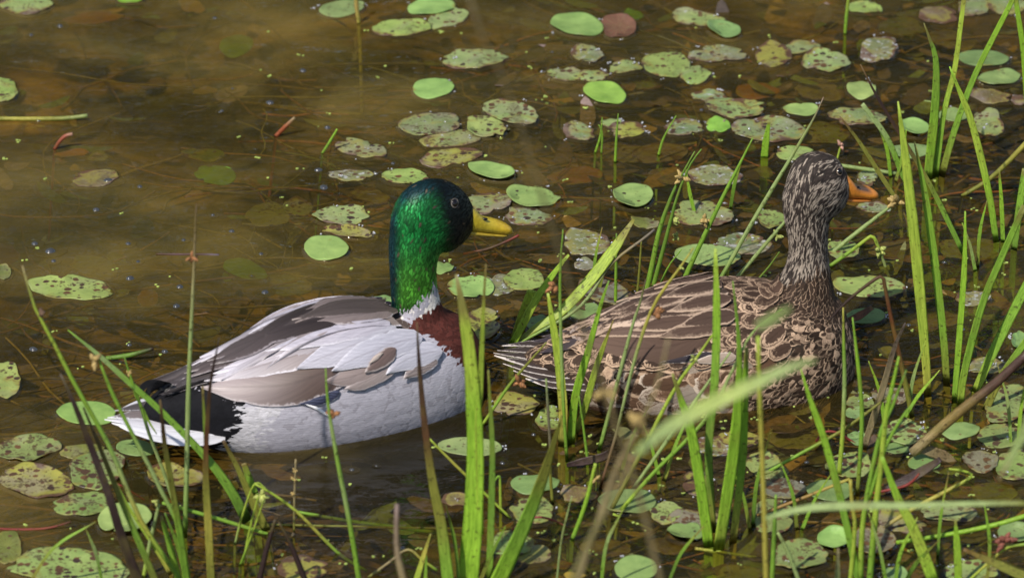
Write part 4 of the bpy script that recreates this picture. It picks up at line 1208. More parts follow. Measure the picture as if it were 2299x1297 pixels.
 (1610, 1000, 110, 46, -5, 'f', 1, 'scummy half-sunk pad behind the straight upright leaf'),
 (1660, 985, 90, 40, 6, 'y', 2, 'torn yellow pad between the stout green leaves'),
 (1360, 1230, 110, 44, 0, 'br', -5, 'brown sunken pad beside the hair-thin culm'),
 (1660, 1290, 110, 40, 0, 'o', -4, 'olive sunken pad on the bottom edge by the yellow stem'),
 (2110, 1240, 120, 46, 0, 'br', -6, 'brown sunken pad under the level bright stem'),
 (2230, 1105, 110, 46, 0, 'o', -4, 'dark olive sunken pad behind the soft-focus level leaf'),
 (2080, 870, 90, 36, 0, 'y', -3, 'yellowish sunken scrap at the feet of the speckled bur-reed'),
 (830, 440, 90, 32, 12, 'br', -6, 'brown sunken pad between the drake nape and the scummy one'),
 (650, 640, 110, 44, 8, 'o', -12, 'dim olive sunken pad in open water behind the drake back'),
 (430, 12, 62, 32, 20, 'yl', -14, 'golden sunken leaf near the top edge'),
 (460, 205, 56, 15, -6, 'yl', -5, 'small golden leaf just under open water'),
 (210, 42, 130, 26, -5, 'or', -10, 'long tan sunken leaf under the top ripples'),
 (160, 345, 80, 14, -6, 'or', -3, 'thin brown leaf floating by the red twig'),
]

def build_pad(i, x, y, w, h, tilt, sty, zmm, label):
    rng = np.random.default_rng(100 + i)
    NA, rad = 48, [0.0, .22, .45, .68, .86, .95, 1.0]
    th = np.linspace(0, 2 * math.pi, NA, endpoint=False)
    rough = {'c': .012, 'c2': .014, 'b': .012, 'd': .014, 'u': .015}.get(sty, .05)
    rr = np.ones(NA)
    for f in (2, 3, 4, 5, 7, 9, 13):
        rr += rough * 1.3 / math.sqrt(f) * np.cos(f * th + rng.uniform(0, 6.28)) * rng.uniform(.3, 1.3)
    if sty in ('m', 'm2', 'y', 'g', 'f', 'br') or rng.random() < .3:
        for _ in range(rng.integers(1, 4)):
            a0, wd, dp = rng.uniform(0, 6.28), rng.uniform(.07, .22), rng.uniform(.06, .30)
            d = np.abs((th - a0 + math.pi) % (2 * math.pi) - math.pi)
            rr -= dp * np.exp(-(d / wd) ** 2)
    z0 = zmm * 0.001 * .7 if zmm > 0 else zmm * .001 - .002
    t = math.radians(tilt)
    c = ground([(x, y)], z0)[0]
    ex = np.cos(th) * rr * w / 2; ey = np.sin(th) * rr * h / 2
    px = np.stack([x + ex * math.cos(t) - ey * math.sin(t), y + ex * math.sin(t) + ey * math.cos(t)], 1)
    rim = ground(px, z0) - c
    size = np.linalg.norm(rim[:, :2], axis=1).mean()
    ph, amp = rng.uniform(0, 6.28), (rng.uniform(.2, 1.1) * .0016 if zmm > 0 else .001)
    curl = (rng.uniform(-.2, 1.0) * .0016 + (.003 if zmm >= 6 or rng.random() < .12 else 0)) if zmm > 0 else 0
    ca = rng.uniform(0, 6.28)
    V, uv = [], []
    for r in rad:
        for a in range(NA):
            p = rim[a] * r
            zz = amp * (math.sin(2 * th[a] + ph) * r * r + .5 * math.sin(5 * th[a] + 2 * ph) * r ** 3) + curl * (.4 + .6 * max(0, math.cos(th[a] - ca))) * r ** 6 - .0006 * math.exp(-(r * 5) ** 2)
            V.append(c + np.array([p[0], p[1], zz + .0008]))
            uv.append((r, a / NA, 0, 1))
    n = len(rad)
    F = [(k * NA + a, k * NA + (a + 1) % NA, (k + 1) * NA + (a + 1) % NA, (k + 1) * NA + a) for k in range(n - 1) for a in range(NA)]
    b = len(V)
    for a in range(NA):
        V.append(V[(n - 1) * NA + a] + np.array([0, 0, -.0012]) - np.r_[rim[a, :2], 0] * .012); uv.append((1, a / NA, 0, 1))
    F += [((n - 1) * NA + a, (n - 1) * NA + (a + 1) % NA, b + (a + 1) % NA, b + a) for a in range(NA)]
    V.append(c + np.array([0, 0, -.0014])); uv.append((0, 0, 0, 1))
    F += [(b + a, b + (a + 1) % NA, len(V) - 1) for a in range(NA)]
    nleaf = len(F)
    mats = [M_PAD]
    if zmm > 0:                                  # the film of water drawn up round the rim
        mats.append(M_WATER)
        k = len(V)
        for a in range(NA):
            d = np.r_[rim[a, :2], 0]; d = d / np.linalg.norm(d)
            p = V[b + a]
            V += [np.array([p[0], p[1], min(p[2], .0028)]), np.array([p[0], p[1], .0009]) + d * .0016, np.array([p[0], p[1], .0003]) + d * .0042]
            uv += [(1, 0, 0, 1)] * 3
        for a in range(NA):
            e = (a + 1) % NA
            F += [(k + 3 * a, k + 3 * e, k + 3 * e + 1, k + 3 * a + 1), (k + 3 * a + 1, k + 3 * e + 1, k + 3 * e + 2, k + 3 * a + 2)]
    o = mesh_obj('lily_pad', V, F, mats, None, c, attrs={'pad': uv})
    if zmm > 0:
        idx = np.zeros(len(F), np.int32); idx[nleaf:] = 1
        o.data.polygons.foreach_set('material_index', idx)
    col, br, sp, fr = STY[sty]
    o['base_color'] = [float(v * q) for v, q in zip(col, 1.12 * rng.uniform(.85, 1.15) * rng.uniform(.93, 1.07, 3))]
    o['brown'] = float(max(0, br + rng.uniform(-.06, .06) * (br > .05)))
    o['spots'] = float(sp); o['froth'] = float(fr)
    tag(o, label, 'lily pad' if sty not in ('yl', 'or') else 'leaf', GRP if sty not in ('yl', 'or') else 'sunken fallen leaves', 'thing')
    if sty in ('yl', 'or'): o.name = 'fallen_leaf'
    return o

for i, p in enumerate(PADS):
    build_pad(i, *p)

# ------------------------------------------------------------------ reeds, rushes and grasses
G1, G2, G3, GD = (.31, .54, .05), (.25, .45, .055), (.42, .56, .075), (.17, .31, .045)   # bright, mid, yellow-green, dark green
PG, YL, OL, TN = (.36, .47, .18), (.50, .46, .09), (.26, .27, .05), (.38, .31, .17)     # pale grey-green, yellow, olive, tan
BR, DB, RD = (.10, .055, .028), (.050, .030, .028), (.30, .055, .045)                    # brown, dark purple-brown, red

def strand(parent, name, pts, wid, cols, flat=.22, by=None, lean=0.0, depth=None, n=18, spike=None, seed=0, z0=0.0, foot=True, at=None):
    """a leaf or stem: pixels from foot to tip, widths px foot..tip, colours foot..tip; it stands where its foot meets the water
    (by: picture row of a foot hidden below the frame)"""
    rng = np.random.default_rng(seed + int(pts[0][0] * 7 + pts[0][1]))
    pts = [tuple(map(float, p)) for p in pts]
    if by is not None:
        (x0, y0), (x1, y1) = pts[0], pts[1]
        s = (x0 - x1) / (y0 - y1) if abs(y0 - y1) > 5 else 0
        pts = [(x0 + max(-.7, min(.7, s)) * (by - y0), by)] + pts
        wid = [wid[0]] + list(wid)
        if len(cols) > 1: cols = [cols[0]] + list(cols)
    base = ground([pts[0] if depth is None else depth], z0)[0]
    m = catmull(np.array(pts), n)
    wv = np.interp(np.linspace(0, 1, n), np.linspace(0, 1, len(wid)), wid) * 1.1
    cv = np.array([[np.interp(t, np.linspace(0, 1, len(cols)), [c[k] for c in cols]) for k in range(3)] for t in np.linspace(0, 1, n)])
    if flat < .6 and rng.random() < .45:                 # weathered tip
        k = int(n * rng.uniform(.84, .95))
        cv[k:] = cv[k:] * .35 + np.array([.24, .15, .06]) * .65
    nrm = np.array([0, 1.0, -lean])
    P = on_plane(m, base, nrm)
    mpp = ((P - CAM) @ FWD) * TANH / (PW / 2)
    hw = wv * mpp * .5
    T = np.gradient(P, axis=0); T /= np.linalg.norm(T, axis=1)[:, None] + 1e-12
    view = CAM - P; view /= np.linalg.norm(view, axis=1)[:, None]
    side = np.cross(T, view); side /= np.linalg.norm(side, axis=1)[:, None] + 1e-12
    a = rng.uniform(-.5, .5) if flat < .6 else 0
    fr = np.cross(side, T)
    if flat < .6:
        tw = a + rng.uniform(-.3, .3) * np.linspace(0, 1, n)
        s2 = side * np.cos(tw)[:, None] + fr * np.sin(tw)[:, None]
        fr = np.cross(s2, T); side = s2
        hw = hw / np.maximum(np.cos(tw), .75)
    K = 8
    V, buv, col = [], [], []
    for i in range(n):
        for k in range(K):
            b = 2 * math.pi * k / K
            x, y = math.cos(b), math.sin(b)
            off = side[i] * hw[i] * x + fr[i] * hw[i] * (flat * y + (.30 * (1 - x * x) * (-1) if flat < .6 else 0))
            V.append(P[i] + off); buv.append((x * .5 + .5, i / n * 6, 0, 1)); col.append((*cv[i], 1))
    F = [(i * K + k, i * K + (k + 1) % K, (i + 1) * K + (k + 1) % K, (i + 1) * K + k) for i in range(n - 1) for k in range(K)]
    F += [tuple(range(K))[::-1], tuple((n - 1) * K + k for k in range(K))]
    if foot and z0 == 0 and depth is None:           # goes on down to the mud
        b0 = len(V)
        q = P[0] - np.array([T[0][0] * .02, 0.0, .12])
        for k in range(K):
            V.append(q + (V[k] - P[0]) * .9); buv.append((.5, 0, 0, 1)); col.append((*(cv[0] * .8), 1))
        F += [(k, (k + 1) % K, b0 + (k + 1) % K, b0 + k) for k in range(K)]
    o = mesh_obj(name, V, F, M_BLADE, parent, base, attrs={'buv': buv, 'col': col})
    if spike is not None:
        for (sx, sy, sr, hue) in spike:
            spikelet(o, on_plane([(sx, sy)], base, nrm)[0], sr * 0.0005, hue, rng)
    return o

HUES = {'straw': (.38, .27, .09), 'rust': (.30, .13, .045), 'green': (.34, .38, .09), 'red': (.20, .06, .035), 'dark': (.10, .055, .03), 'pink': (.45, .25, .18)}
def spikelet(parent, c, r, hue, rng):
    V, F, C = [], [], []
    base = np.array(HUES[hue])
    m = rng.integers(5, 8)
    for i in range(m):
        d = rng.normal(0, 1, 3); d[2] = d[2] * .9 - .1
        d /= np.linalg.norm(d)
        s = np.cross(d, [.3, .5, .8]); s /= np.linalg.norm(s); t = np.cross(d, s)
        L, w = r * rng.uniform(.8, 1.25), r * rng.uniform(.20, .28)
        b = len(V)
        N = 7
        for j in range(N):
            u = j / (N - 1)
            rad = w * math.sin(math.pi * min(u * .92 + .08, 1)) ** .8 * (1 + .25 * (j % 2))
            for k in range(6):
                a = k * math.pi / 3
                V.append(c + d * L * u + (s * math.cos(a) + t * math.sin(a)) * rad)
                C.append((*(base * (1.25 if (j + k) % 2 else .6) * rng.uniform(.75, 1.2)), 1))
        F += [(b + j * 6 + k, b + j * 6 + (k + 1) % 6, b + (j + 1) * 6 + (k + 1) % 6, b + (j + 1) * 6 + k) for j in range(N - 1) for k in range(6)]
    return mesh_obj('spikelet', V, F, M_SPIKE, parent, c, attrs={'col': C})

def S(pts, wid, cols, **k):          # round stem
    return dict(name='stem', pts=pts, wid=wid, cols=cols, flat=1.0, **k)
def L(pts, wid, cols, **k):          # flat leaf
    return dict(name='blade', pts=pts, wid=wid, cols=cols, flat=k.pop('flat', .16), **k)

def plant(name, cat, label, items, group='rushes and grasses in the water'):
    if len(items) == 1:
        it = dict(items[0]); it.pop('name')
        o = strand(None, name, it.pop('pts'), it.pop('wid'), it.pop('cols'), **it)
    else:
        it = items[0]
        foot = it['pts'][0] if it.get('by') is None else (it['pts'][0][0], it['by'])
        o = empty(name, ground([foot])[0])
        for it in items:
            it = dict(it)
            strand(o, it.pop('name'), it.pop('pts'), it.pop('wid'), it.pop('cols'), **it)
    tag(o, label, cat, group, 'thing')
    return o

RUSH, BLADE, SEDGE = ('rush_stem', 'rush'), ('grass_blade', 'grass blade'), ('sedge_plant', 'sedge')

# --- in front of and behind the drake's tail
plant(*RUSH, 'tall straight rush with a brown spikelet standing before the drake rump',
      [S([(415, 1205), (419, 1060), (424, 850), (436, 590), (438, 520), (441, 457)], [10, 10, 10, 8, 6, 3], [G2, PG, PG, PG, TN, BR], spike=[(430, 577, 14, 'rust')])])
plant(*RUSH, 'long rush with a dark knot leaning across the lower corner to the drake tail',
      [S([(387, 1275), (320, 1175), (284, 1094), (244, 998), (169, 864), (110, 749), (80, 695), (50, 596)], [10, 10, 10, 9, 9, 8, 6, 3], [G2, YL, PG, G2, G2, G3, G3, TN], by=1330, spike=[(90, 702, 14, 'dark')])])
plant(*BLADE, 'flat green leaf slanting down across the drake tail',
      [L([(556, 1172), (521, 1104), (467, 1031), (367, 927), (297, 864), (220, 795), (152, 740)], [22, 20, 15, 13, 12, 10, 2], [GD, G2, G2, G2, G2, PG, G2])])
plant(*RUSH, 'rush with a pale star-shaped spikelet over the drake tail tip',
      [S([(424, 1300), (400, 1181), (367, 1111), (334, 1044), (277, 934), (244, 864), (222, 806)], [9, 9, 9, 9, 8, 8, 4], [G2, G2, PG, PG, G2, G2, G2], by=1330, spike=[(212, 806, 20, 'straw')])])
plant(*RUSH, 'thin rush with a small bud crossing the middle of the drake tail',
      [S([(404, 1170), (374, 1078), (354, 1024), (334, 971), (317, 914), (294, 849), (277, 793)], [8, 8, 7, 7, 7, 6, 2], [G2, PG, PG, PG, G2, G2, GD], spike=[(289, 838, 9, 'straw')]),
       L([(352, 974), (330, 938), (294, 864)], [2, 7, 4], [G3, G2, G2], depth=(404, 1170), foot=False)])
plant(*BLADE, 'dark purple-brown dead blade leaning in the lower corner',
      [L([(309, 1302), (267, 1185), (247, 1118), (214, 1028), (187, 957), (160, 890), (135, 838)], [22, 20, 18, 16, 14, 11, 3], [DB, DB, DB, (.09, .06, .055), DB, DB, (.09, .07, .07)], by=1420)])
plant(*BLADE, 'olive blade alongside the dark purple-brown one',
      [L([(349, 1302), (290, 1164), (254, 1078), (214, 978), (187, 914)], [14, 13, 12, 9, 4], [OL, G2, OL, (.16, .12, .03), BR], by=1400)])
plant(*BLADE, 'brown-tipped olive blade rising in front of the white drake tail',
      [L([(418, 1300), (404, 1198), (387, 1098), (370, 998), (364, 940), (359, 897)], [14, 14, 13, 12, 9, 4], [G2, G2, OL, OL, BR, DB], by=1340)])
plant(*SEDGE, 'reddish-brown upright dead stalk before the drake rump with a thin olive leaf',
      [L([(474, 1300), (467, 1164), (462, 1064), (464, 974), (472, 864), (484, 800), (492, 757)], [16, 16, 14, 11, 9, 6, 2], [OL, YL, OL, (.17, .07, .03), BR, DB, DB], by=1360),
       L([(476, 1240), (466, 1090), (461, 990), (455, 866)], [6, 6, 7, 4], [OL, OL, G2, OL], depth=(474, 1340), foot=False)])
plant(*BLADE, 'short brown-topped olive leaf curving under the drake rump',
      [L([(600, 1192), (568, 1128), (534, 1051), (501, 988)], [18, 16, 11, 7], [OL, OL, OL, BR])])
plant(*BLADE, 'stubby broken green leaf beside the curved olive one',
      [L([(572, 1108), (560, 1075), (547, 1040)], [16, 15, 11], [G2, G2, OL], flat=.3)])
plant(*SEDGE, 'small sedge tuft with drooping spikelet below the drake belly',
      [S([(527, 1222), (546, 1150), (573, 1084), (600, 1100)], [5, 5, 4, 3], [PG, G3, G3, G3], spike=[(586, 1112, 20, 'green')]),
       S([(545, 1268), (560, 1190), (580, 1112)], [5, 4, 3], [G3, G3, G3]), S([(538, 1270), (572, 1180), (592, 1122)], [4, 4, 2], [G2, G3, G3])])
plant(*RUSH, 'long thin stem arching from the sedge tuft to the bottom edge',
      [S([(573, 1086), (612, 1108), (670, 1151), (760, 1241), (824, 1281)], [4, 6, 7, 7, 6], [G3, G3, YL, G2, G2], depth=(640, 1240), foot=False)])
plant(*RUSH, 'green stem lying almost level over the thin stems under the drake tail',
      [S([(600, 1198), (530, 1176), (460, 1155), (364, 1128)], [8, 8, 8, 6], [G2, G2, G2, G2])])
plant(*SEDGE, 'fan of green leaves at the bottom edge under the drake tail',
      [L([(404, 1310), (380, 1220), (362, 1158)], [15, 14, 6], [G1, G2, G2]), L([(384, 1290), (345, 1224), (290, 1140), (262, 1084)], [8, 8, 7, 4], [YL, G3, G3, G2]),
       L([(420, 1320), (402, 1235), (370, 1150)], [10, 9, 3], [G2, G2, GD])])
plant(*RUSH, 'pale short stem with a tiny bud beside the clean blue-green pad',
      [S([(322, 1296), (336, 1220), (357, 1130)], [8, 8, 6], [G3, PG, PG], spike=[(353, 1126, 12, 'green')])])
plant(*RUSH, 'slender green rush with an orange spikelet in front of the grey drake flank',
      [S([(806, 1302), (794, 1225), (777, 1131), (757, 1031), (740, 931), (734, 880), (731, 825)], [11, 10, 10, 9, 8, 6, 2], [G2, G2, PG, G2, PG, G2, G2], by=1330, spike=[(749, 930, 18, 'rust')])])
plant(*BLADE, 'tall brown blade turning green at its foot, before the drake breast',
      [L([(1006, 1304), (991, 1181), (971, 1081), (957, 981), (948, 900), (940, 800), (936, 722)], [24, 22, 18, 15, 12, 8, 2], [G2, OL, OL, (.13, .065, .03), BR, DB, DB], by=1350, flat=.3)])
# --- the wide bright leaf and its neighbours
plant(*SEDGE, 'bur-reed with one very wide bright green leaf in front of the drake breast',
      [L([(1050, 1305), (1063, 1150), (1067, 1000), (1062, 900), (1055, 800), (1040, 700), (1024, 616)], [42, 38, 35, 31, 27, 22, 5], [G1, G1, G1, G1, G3, G3, PG], by=1330, flat=.2),
       L([(1080, 1200), (1073, 960), (1079, 870), (1085, 700), (1091, 592)], [12, 12, 12, 9, 2], [G3, G3, G3, G3, YL], depth=(1085, 1330), foot=False),
       L([(1098, 1300), (1103, 1150), (1105, 1000), (1096, 830)], [14, 14, 11, 3], [G2, GD, GD, OL], depth=(1098, 1330), foot=False)])
plant(*BLADE, 'broad olive-green leaf leaning towards the hen tail',
      [L([(1118, 1305), (1167, 1201), (1207, 1104), (1234, 1024), (1252, 965), (1262, 932)], [34, 30, 27, 22, 12, 3], [G1, G2, G2, OL, OL, OL], by=1340, flat=.2)])
plant(*RUSH, 'leaning rush with a dangling rusty spikelet between the ducks',
      [S([(1081, 956), (1143, 865), (1190, 810), (1227, 768)], [6, 7, 6, 3], [G3, G2, OL, OL], spike=[(1166, 858, 20, 'rust')])])
plant(*SEDGE, 'group of broad pale yellow-green leaves leaning behind the hen tail',
      [L([(1160, 770), (1204, 735), (1260, 699), (1327, 626), (1380, 556), (1423, 492)], [10, 16, 22, 24, 22, 6], [OL, G3, G3, G3, G3, G3], lean=.35),
       L([(1150, 774), (1204, 672), (1250, 605), (1277, 572)], [16, 17, 14, 5], [G1, G3, G1, G3]),
       L([(1157, 760), (1180, 700), (1198, 654)], [20, 26, 27], [OL, G3, G3])])
plant(*RUSH, 'thin straw stem bent over the broad pale leaves behind the hen tail',
      [S([(1163, 772), (1300, 690), (1370, 595), (1444, 536), (1470, 515)], [5, 7, 7, 6, 5], [G2, PG, PG, TN, (.2, .18, .16)], lean=.4)])
plant(*SEDGE, 'clump of reeds standing in front of the hen tail',
      [L([(1262, 1004), (1264, 920), (1260, 865), (1250, 780), (1230, 658)], [17, 19, 18, 16, 5], [OL, YL, G3, G3, G3]),
       S([(1273, 1036), (1268, 960), (1263, 860), (1257, 640), (1264, 515)], [7, 7, 7, 6, 2], [G2, G2, PG, G2, G2], spike=[(1247, 640, 22, 'rust')]),
       L([(1281, 998), (1292, 890), (1320, 790), (1350, 680), (1367, 630)], [17, 17, 16, 10, 3], [G2, G1, G1, G1, G2]),
       L([(1292, 972), (1312, 920), (1340, 820), (1377, 718)], [12, 15, 12, 2], [OL, G3, G3, YL])])
plant(*RUSH, 'grey-green rush crossing the hen wing without any spikelet',
      [S([(1345, 1010), (1380, 880), (1420, 730), (1437, 680), (1450, 626)], [8, 8, 8, 6, 3], [G2, PG, PG, PG, BR])])
plant(*RUSH, 'brown-footed rush with a spikelet on the hen back',
      [S([(1347, 1096), (1384, 971), (1410, 864), (1437, 766), (1471, 679), (1527, 600), (1557, 556)], [6, 6, 6, 7, 7, 6, 3], [(.2, .1, .05), (.26, .17, .11), PG, PG, YL, YL, YL], spike=[(1474, 702, 20, 'rust'), (1532, 600, 8, 'green')])])
plant(*RUSH, 'thin short stem by the purple floating leaf', [S([(1319, 1030), (1310, 960), (1300, 888)], [6, 5, 3], [G2, G2, G2])])
plant(*RUSH, 'dead grey stem standing alone under the hen tail',
      [S([(1241, 1132), (1236, 1070), (1235, 1000), (1228, 880), (1226, 850)], [7, 6, 6, 6, 4], [OL, OL, (.2, .18, .12), (.2, .18, .12), PG])])
plant(*SEDGE, 'dark green spikelet rush clump standing behind the hen back',
      [S([(1447, 674), (1463, 600), (1481, 515), (1511, 432), (1535, 385), (1560, 340)], [11, 11, 10, 8, 5, 3], [G2, G2, G2, GD, GD, GD], spike=[(1513, 494, 16, 'green'), (1533, 400, 20, 'straw')]),
       S([(1464, 652), (1491, 552), (1521, 440), (1550, 370), (1575, 335)], [9, 9, 7, 5, 3], [G2, GD, GD, GD, GD], spike=[(1520, 530, 14, 'green')]),
       S([(1470, 668), (1500, 600), (1530, 560)], [5, 4, 2], [GD, G2, G2])])
plant(*RUSH, 'dark green rush with a straw star spikelet leaning behind the hen shoulder',
      [S([(1524, 654), (1567, 559), (1628, 432), (1660, 370), (1690, 310)], [11, 10, 9, 7, 3], [G2, G2, G2, G2, G2], spike=[(1580, 494, 20, 'straw')])])
plant(*RUSH, 'longest pale leaning rush pointing up over the hen head with a brown tip',
      [S([(1600, 655), (1640, 586), (1700, 480), (1790, 330), (1830, 260), (1849, 218)], [8, 9, 9, 8, 6, 2], [G2, PG, PG, PG, PG, (.3, .2, .15)])])
plant(*RUSH, 'pale rush leaning against the hen nape, lower than the longest one',
      [S([(1640, 640), (1700, 570), (1760, 500), (1790, 470)], [8, 8, 7, 5], [PG, PG, PG, PG], spike=[(1745, 530, 14, 'green')]),
       S([(1690, 640), (1725, 600), (1750, 565)], [4, 4, 2], [GD, GD, GD])])
plant(*SEDGE, 'pair of fine grass sprouts between the ducks in the far water',
      [S([(1381, 366), (1384, 310), (1388, 255)], [6, 5, 2], [G1, G2, G2]), S([(1336, 344), (1348, 305), (1352, 264)], [5, 5, 2], [G1, G2, G2]), S([(1350, 345), (1352, 300), (1344, 280)], [4, 4, 2], [G2, G2, G2])])
plant(*RUSH, 'tiny bent sprout by the grey mottled pad', [S([(1478, 350), (1490, 310), (1518, 260)], [6, 4, 2], [G1, G2, G2])])
plant(*RUSH, 'short thin shoot behind the broad pale leaves', [S([(1382, 682), (1383, 600), (1384, 524)], [7, 6, 3], [G1, G2, GD])])
plant(*RUSH, 'thin tan shoot by the dull purplish pad', [S([(1430, 668), (1436, 600), (1440, 540)], [5, 5, 3], [OL, OL, OL])])
plant(*BLADE, 'short bright shoot standing behind the hen nape', [L([(1716, 355), (1720, 315), (1727, 273)], [15, 14, 5], [G1, G1, G1])])
plant(*RUSH, 'slender bud stem rising just behind the hen crown', [S([(1880, 356), (1884, 340), (1888, 325)], [4, 4, 3], [G3, G3, G3], spike=[(1888, 326, 14, 'pink')], lean=.2)])
plant(*RUSH, 'green fallen stem floating level with the hen eye', [S([(2015, 390), (1960, 382), (1890, 372), (1850, 366)], [7, 8, 8, 8], [PG, PG, PG, PG], z0=.003)])
plant(*RUSH, 'small green shoot lying above the drake head', [S([(723, 345), (738, 322), (757, 290)], [5, 6, 4], [G2, G2, G1])])
plant(*RUSH, 'yellow dead stem dipping in from the top edge', [S([(806, 54), (801, 20), (797, -30)], [7, 9, 9], [YL, (.5, .38, .13), YL], z0=.0)])
plant(*RUSH, 'single green stem at the top edge over the open water', [S([(1897, 78), (1900, 40), (1906, -12)], [6, 7, 6], [G1, G2, G3])])
# --- in front of the hen
plant(*BLADE, 'straight upright leaf with rounded tip in front of the hen flank',
      [L([(1601, 1196), (1591, 1031), (1595, 950), (1604, 865), (1609, 716), (1606, 558)], [15, 16, 17, 17, 16, 6], [OL, GD, GD, G2, G1, G3])])
plant(*BLADE, 'bright green leaf crossing behind the large blurred one',
      [L([(1592, 1230), (1574, 1098), (1551, 964), (1530, 900), (1510, 838)], [21, 22, 22, 18, 5], [G1, G1, G1, G1, G1])])
plant(*SEDGE, 'pair of stout green leaves standing before the hen breast',
      [L([(1613, 1236), (1647, 1014), (1658, 880), (1660, 800), (1655, 720), (1645, 630)], [22, 24, 24, 15, 8, 2], [G3, G1, G1, G1, G2, G2], flat=.24),
       L([(1645, 1220), (1667, 1030), (1672, 890), (1676, 780)], [15, 16, 16, 8], [YL, G2, G1, G1])])
plant(*RUSH, 'leaning yellow-green rush with a bud over the hen flank',
      [S([(1434, 1026), (1514, 874), (1566, 800), (1612, 734)], [9, 8, 7, 4], [OL, G3, G3, G3], spike=[(1560, 802, 12, 'green')], by=1150)])
plant(*RUSH, 'leaning grey-green rush with foot by the broad blue-green pad',
      [S([(1388, 1152), (1467, 1061), (1584, 941), (1640, 840), (1690, 745), (1756, 692)], [9, 8, 8, 7, 6, 3], [G3, G2, G2, PG, PG, G2])])
plant(*RUSH, 'lower grey-green rush parallel to the leaning one', [S([(1420, 1098), (1500, 985), (1586, 864), (1640, 790)], [7, 8, 7, 4], [PG, PG, PG, PG])])
plant(*SEDGE, 'out-of-focus bent grass with one large pale leaf reaching over the hen',
      [L([(1425, 1018), (1510, 955), (1600, 905), (1700, 858), (1780, 822), (1832, 808)], [18, 29, 33, 31, 22, 7], [PG, PG, (.45, .56, .16), (.45, .56, .16), PG, PG], depth=(1340, 3000), flat=.14, foot=False),
       S([(1280, 1310), (1330, 1200), (1385, 1100), (1425, 1018)], [13, 12, 11, 10], [OL, (.3,.27,.12), (.3,.27,.12), TN], depth=(1340, 3000), by=1700, foot=False),
       L([(1700, 735), (1740, 712), (1775, 690)], [18, 24, 10], [PG, PG, PG], depth=(1340, 3000), foot=False)])
plant(*RUSH, 'blurred tan stalk arching down through the middle between the ducks',
      [S([(1490, 1330), (1440, 1130), (1400, 1000), (1330, 800), (1230, 480), (1140, 200), (1085, 90), (1050, -20)], [11, 11, 10, 9, 8, 8, 7, 7], [TN, TN, (.3,.24,.12), (.26,.2,.1), (.2,.16,.08), (.2,.16,.08), (.2,.16,.08), (.2,.16,.08)], depth=(1500, 3100), by=1800, foot=False)])
plant(*RUSH, 'blurred straw stalk with seed tufts over the hen wing',
      [S([(1300, 1300), (1380, 1060), (1440, 950), (1480, 850), (1500, 760)], [12, 11, 10, 9, 5], [TN, TN, TN, TN, TN], depth=(1300, 2500), by=1700, foot=False, spike=[(1430, 950, 30, 'straw'), (1352, 880, 22, 'straw')])])
plant(*RUSH, 'yellow upright stem in soft focus before the hen breast',
      [S([(1720, 1304), (1714, 1100), (1706, 900), (1702, 755)], [11, 11, 10, 8], [YL, YL, YL, G3], by=1650)])
# --- lower right
plant(*BLADE, 'long green leaf leaning under the hen breast to the bottom edge',
      [L([(1928, 1303), (1886, 1114), (1846, 971), (1820, 900), (1798, 828)], [15, 15, 15, 13, 3], [G2, G2, G1, G1, G1], by=1330)])
plant(*RUSH, 'pale upright rush touching the front of the hen breast', [S([(1883, 1072), (1891, 981), (1896, 864), (1894, 760), (1893, 690)], [10, 9, 9, 7, 3], [G3, G3, PG, G2, YL])])
plant(*RUSH, 'second green upright rush just ahead of the hen breast', [S([(1925, 1112), (1935, 950), (1931, 865), (1922, 780), (1914, 712)], [9, 9, 9, 8, 3], [OL, G2, G2, G1, G2])])
plant(*BLADE, 'tan dead flat blade with a darker tip ahead of the hen',
      [L([(1938, 1010), (1969, 914), (1985, 862), (2010, 775), (2033, 724)], [13, 15, 14, 11, 3], [TN, TN, TN, (.22, .17, .12), (.14, .11, .1)])])  # colour darkens towards the tip
plant(*RUSH, 'brown stem sharply bent like an elbow ahead of the hen breast',
      [S([(2048, 935), (2020, 800), (1998, 700), (1986, 640), (1978, 620), (1940, 645), (1899, 679), (1853, 729)], [11, 11, 10, 9, 8, 7, 6, 3], [OL, OL, (.17, .08, .03), (.18, .07, .025), (.15, .06, .03), BR, DB, DB], n=34)])
plant(*SEDGE, 'forked pale green rush plant in the lower corner with one wide bright leaf',
      [S([(1952, 1305), (1966, 1148), (1979, 1031), (1989, 931), (2004, 864), (2018, 800)], [13, 13, 12, 12, 10, 4], [G2, G3, G3, G3, G1, G1], by=1330),
       S([(1932, 1305), (1936, 1185), (1953, 1078), (1979, 964), (2000, 920), (2035, 830)], [11, 11, 10, 9, 8, 3], [G2, G3, G2, G2, G2, GD], depth=(1950, 1330), foot=False),
       L([(2096, 1305), (2053, 1191), (2016, 1118), (1986, 1041), (1980, 1025)], [24, 24, 20, 14, 8], [G1, G3, G3, G1, G1], depth=(1950, 1340), foot=False),
       S([(1950, 1120), (1990, 1000), (2030, 930), (2052, 905)], [9, 8, 7, 4], [G2, G2, G2, G2], depth=(1950, 1330), foot=False)])
plant(*SEDGE, 'bur-reed with tall speckled yellow-green blades ahead of the hen',
      [L([(2083, 892), (2078, 800), (2060, 600), (2042, 432), (2030, 330), (2016, 228)], [15, 19, 23, 22, 18, 3], [YL, G3, G3, G3, G3, G3], flat=.22),
       L([(2126, 868), (2118, 760), (2100, 600), (2076, 432), (2053, 318)], [14, 16, 17, 15, 3], [OL, G2, G2, G2, G2]),
       L([(2142, 905), (2152, 780), (2165, 600), (2167, 474)], [11, 13, 12, 3], [G2, G1, G1, G1])])
plant(*BLADE, 'narrow blunt blade leaning up behind the speckled bur-reed', [L([(2036, 410), (2023, 384), (1990, 307), (1936, 234)], [11, 12, 11, 9], [G2, G2, PG, PG])])
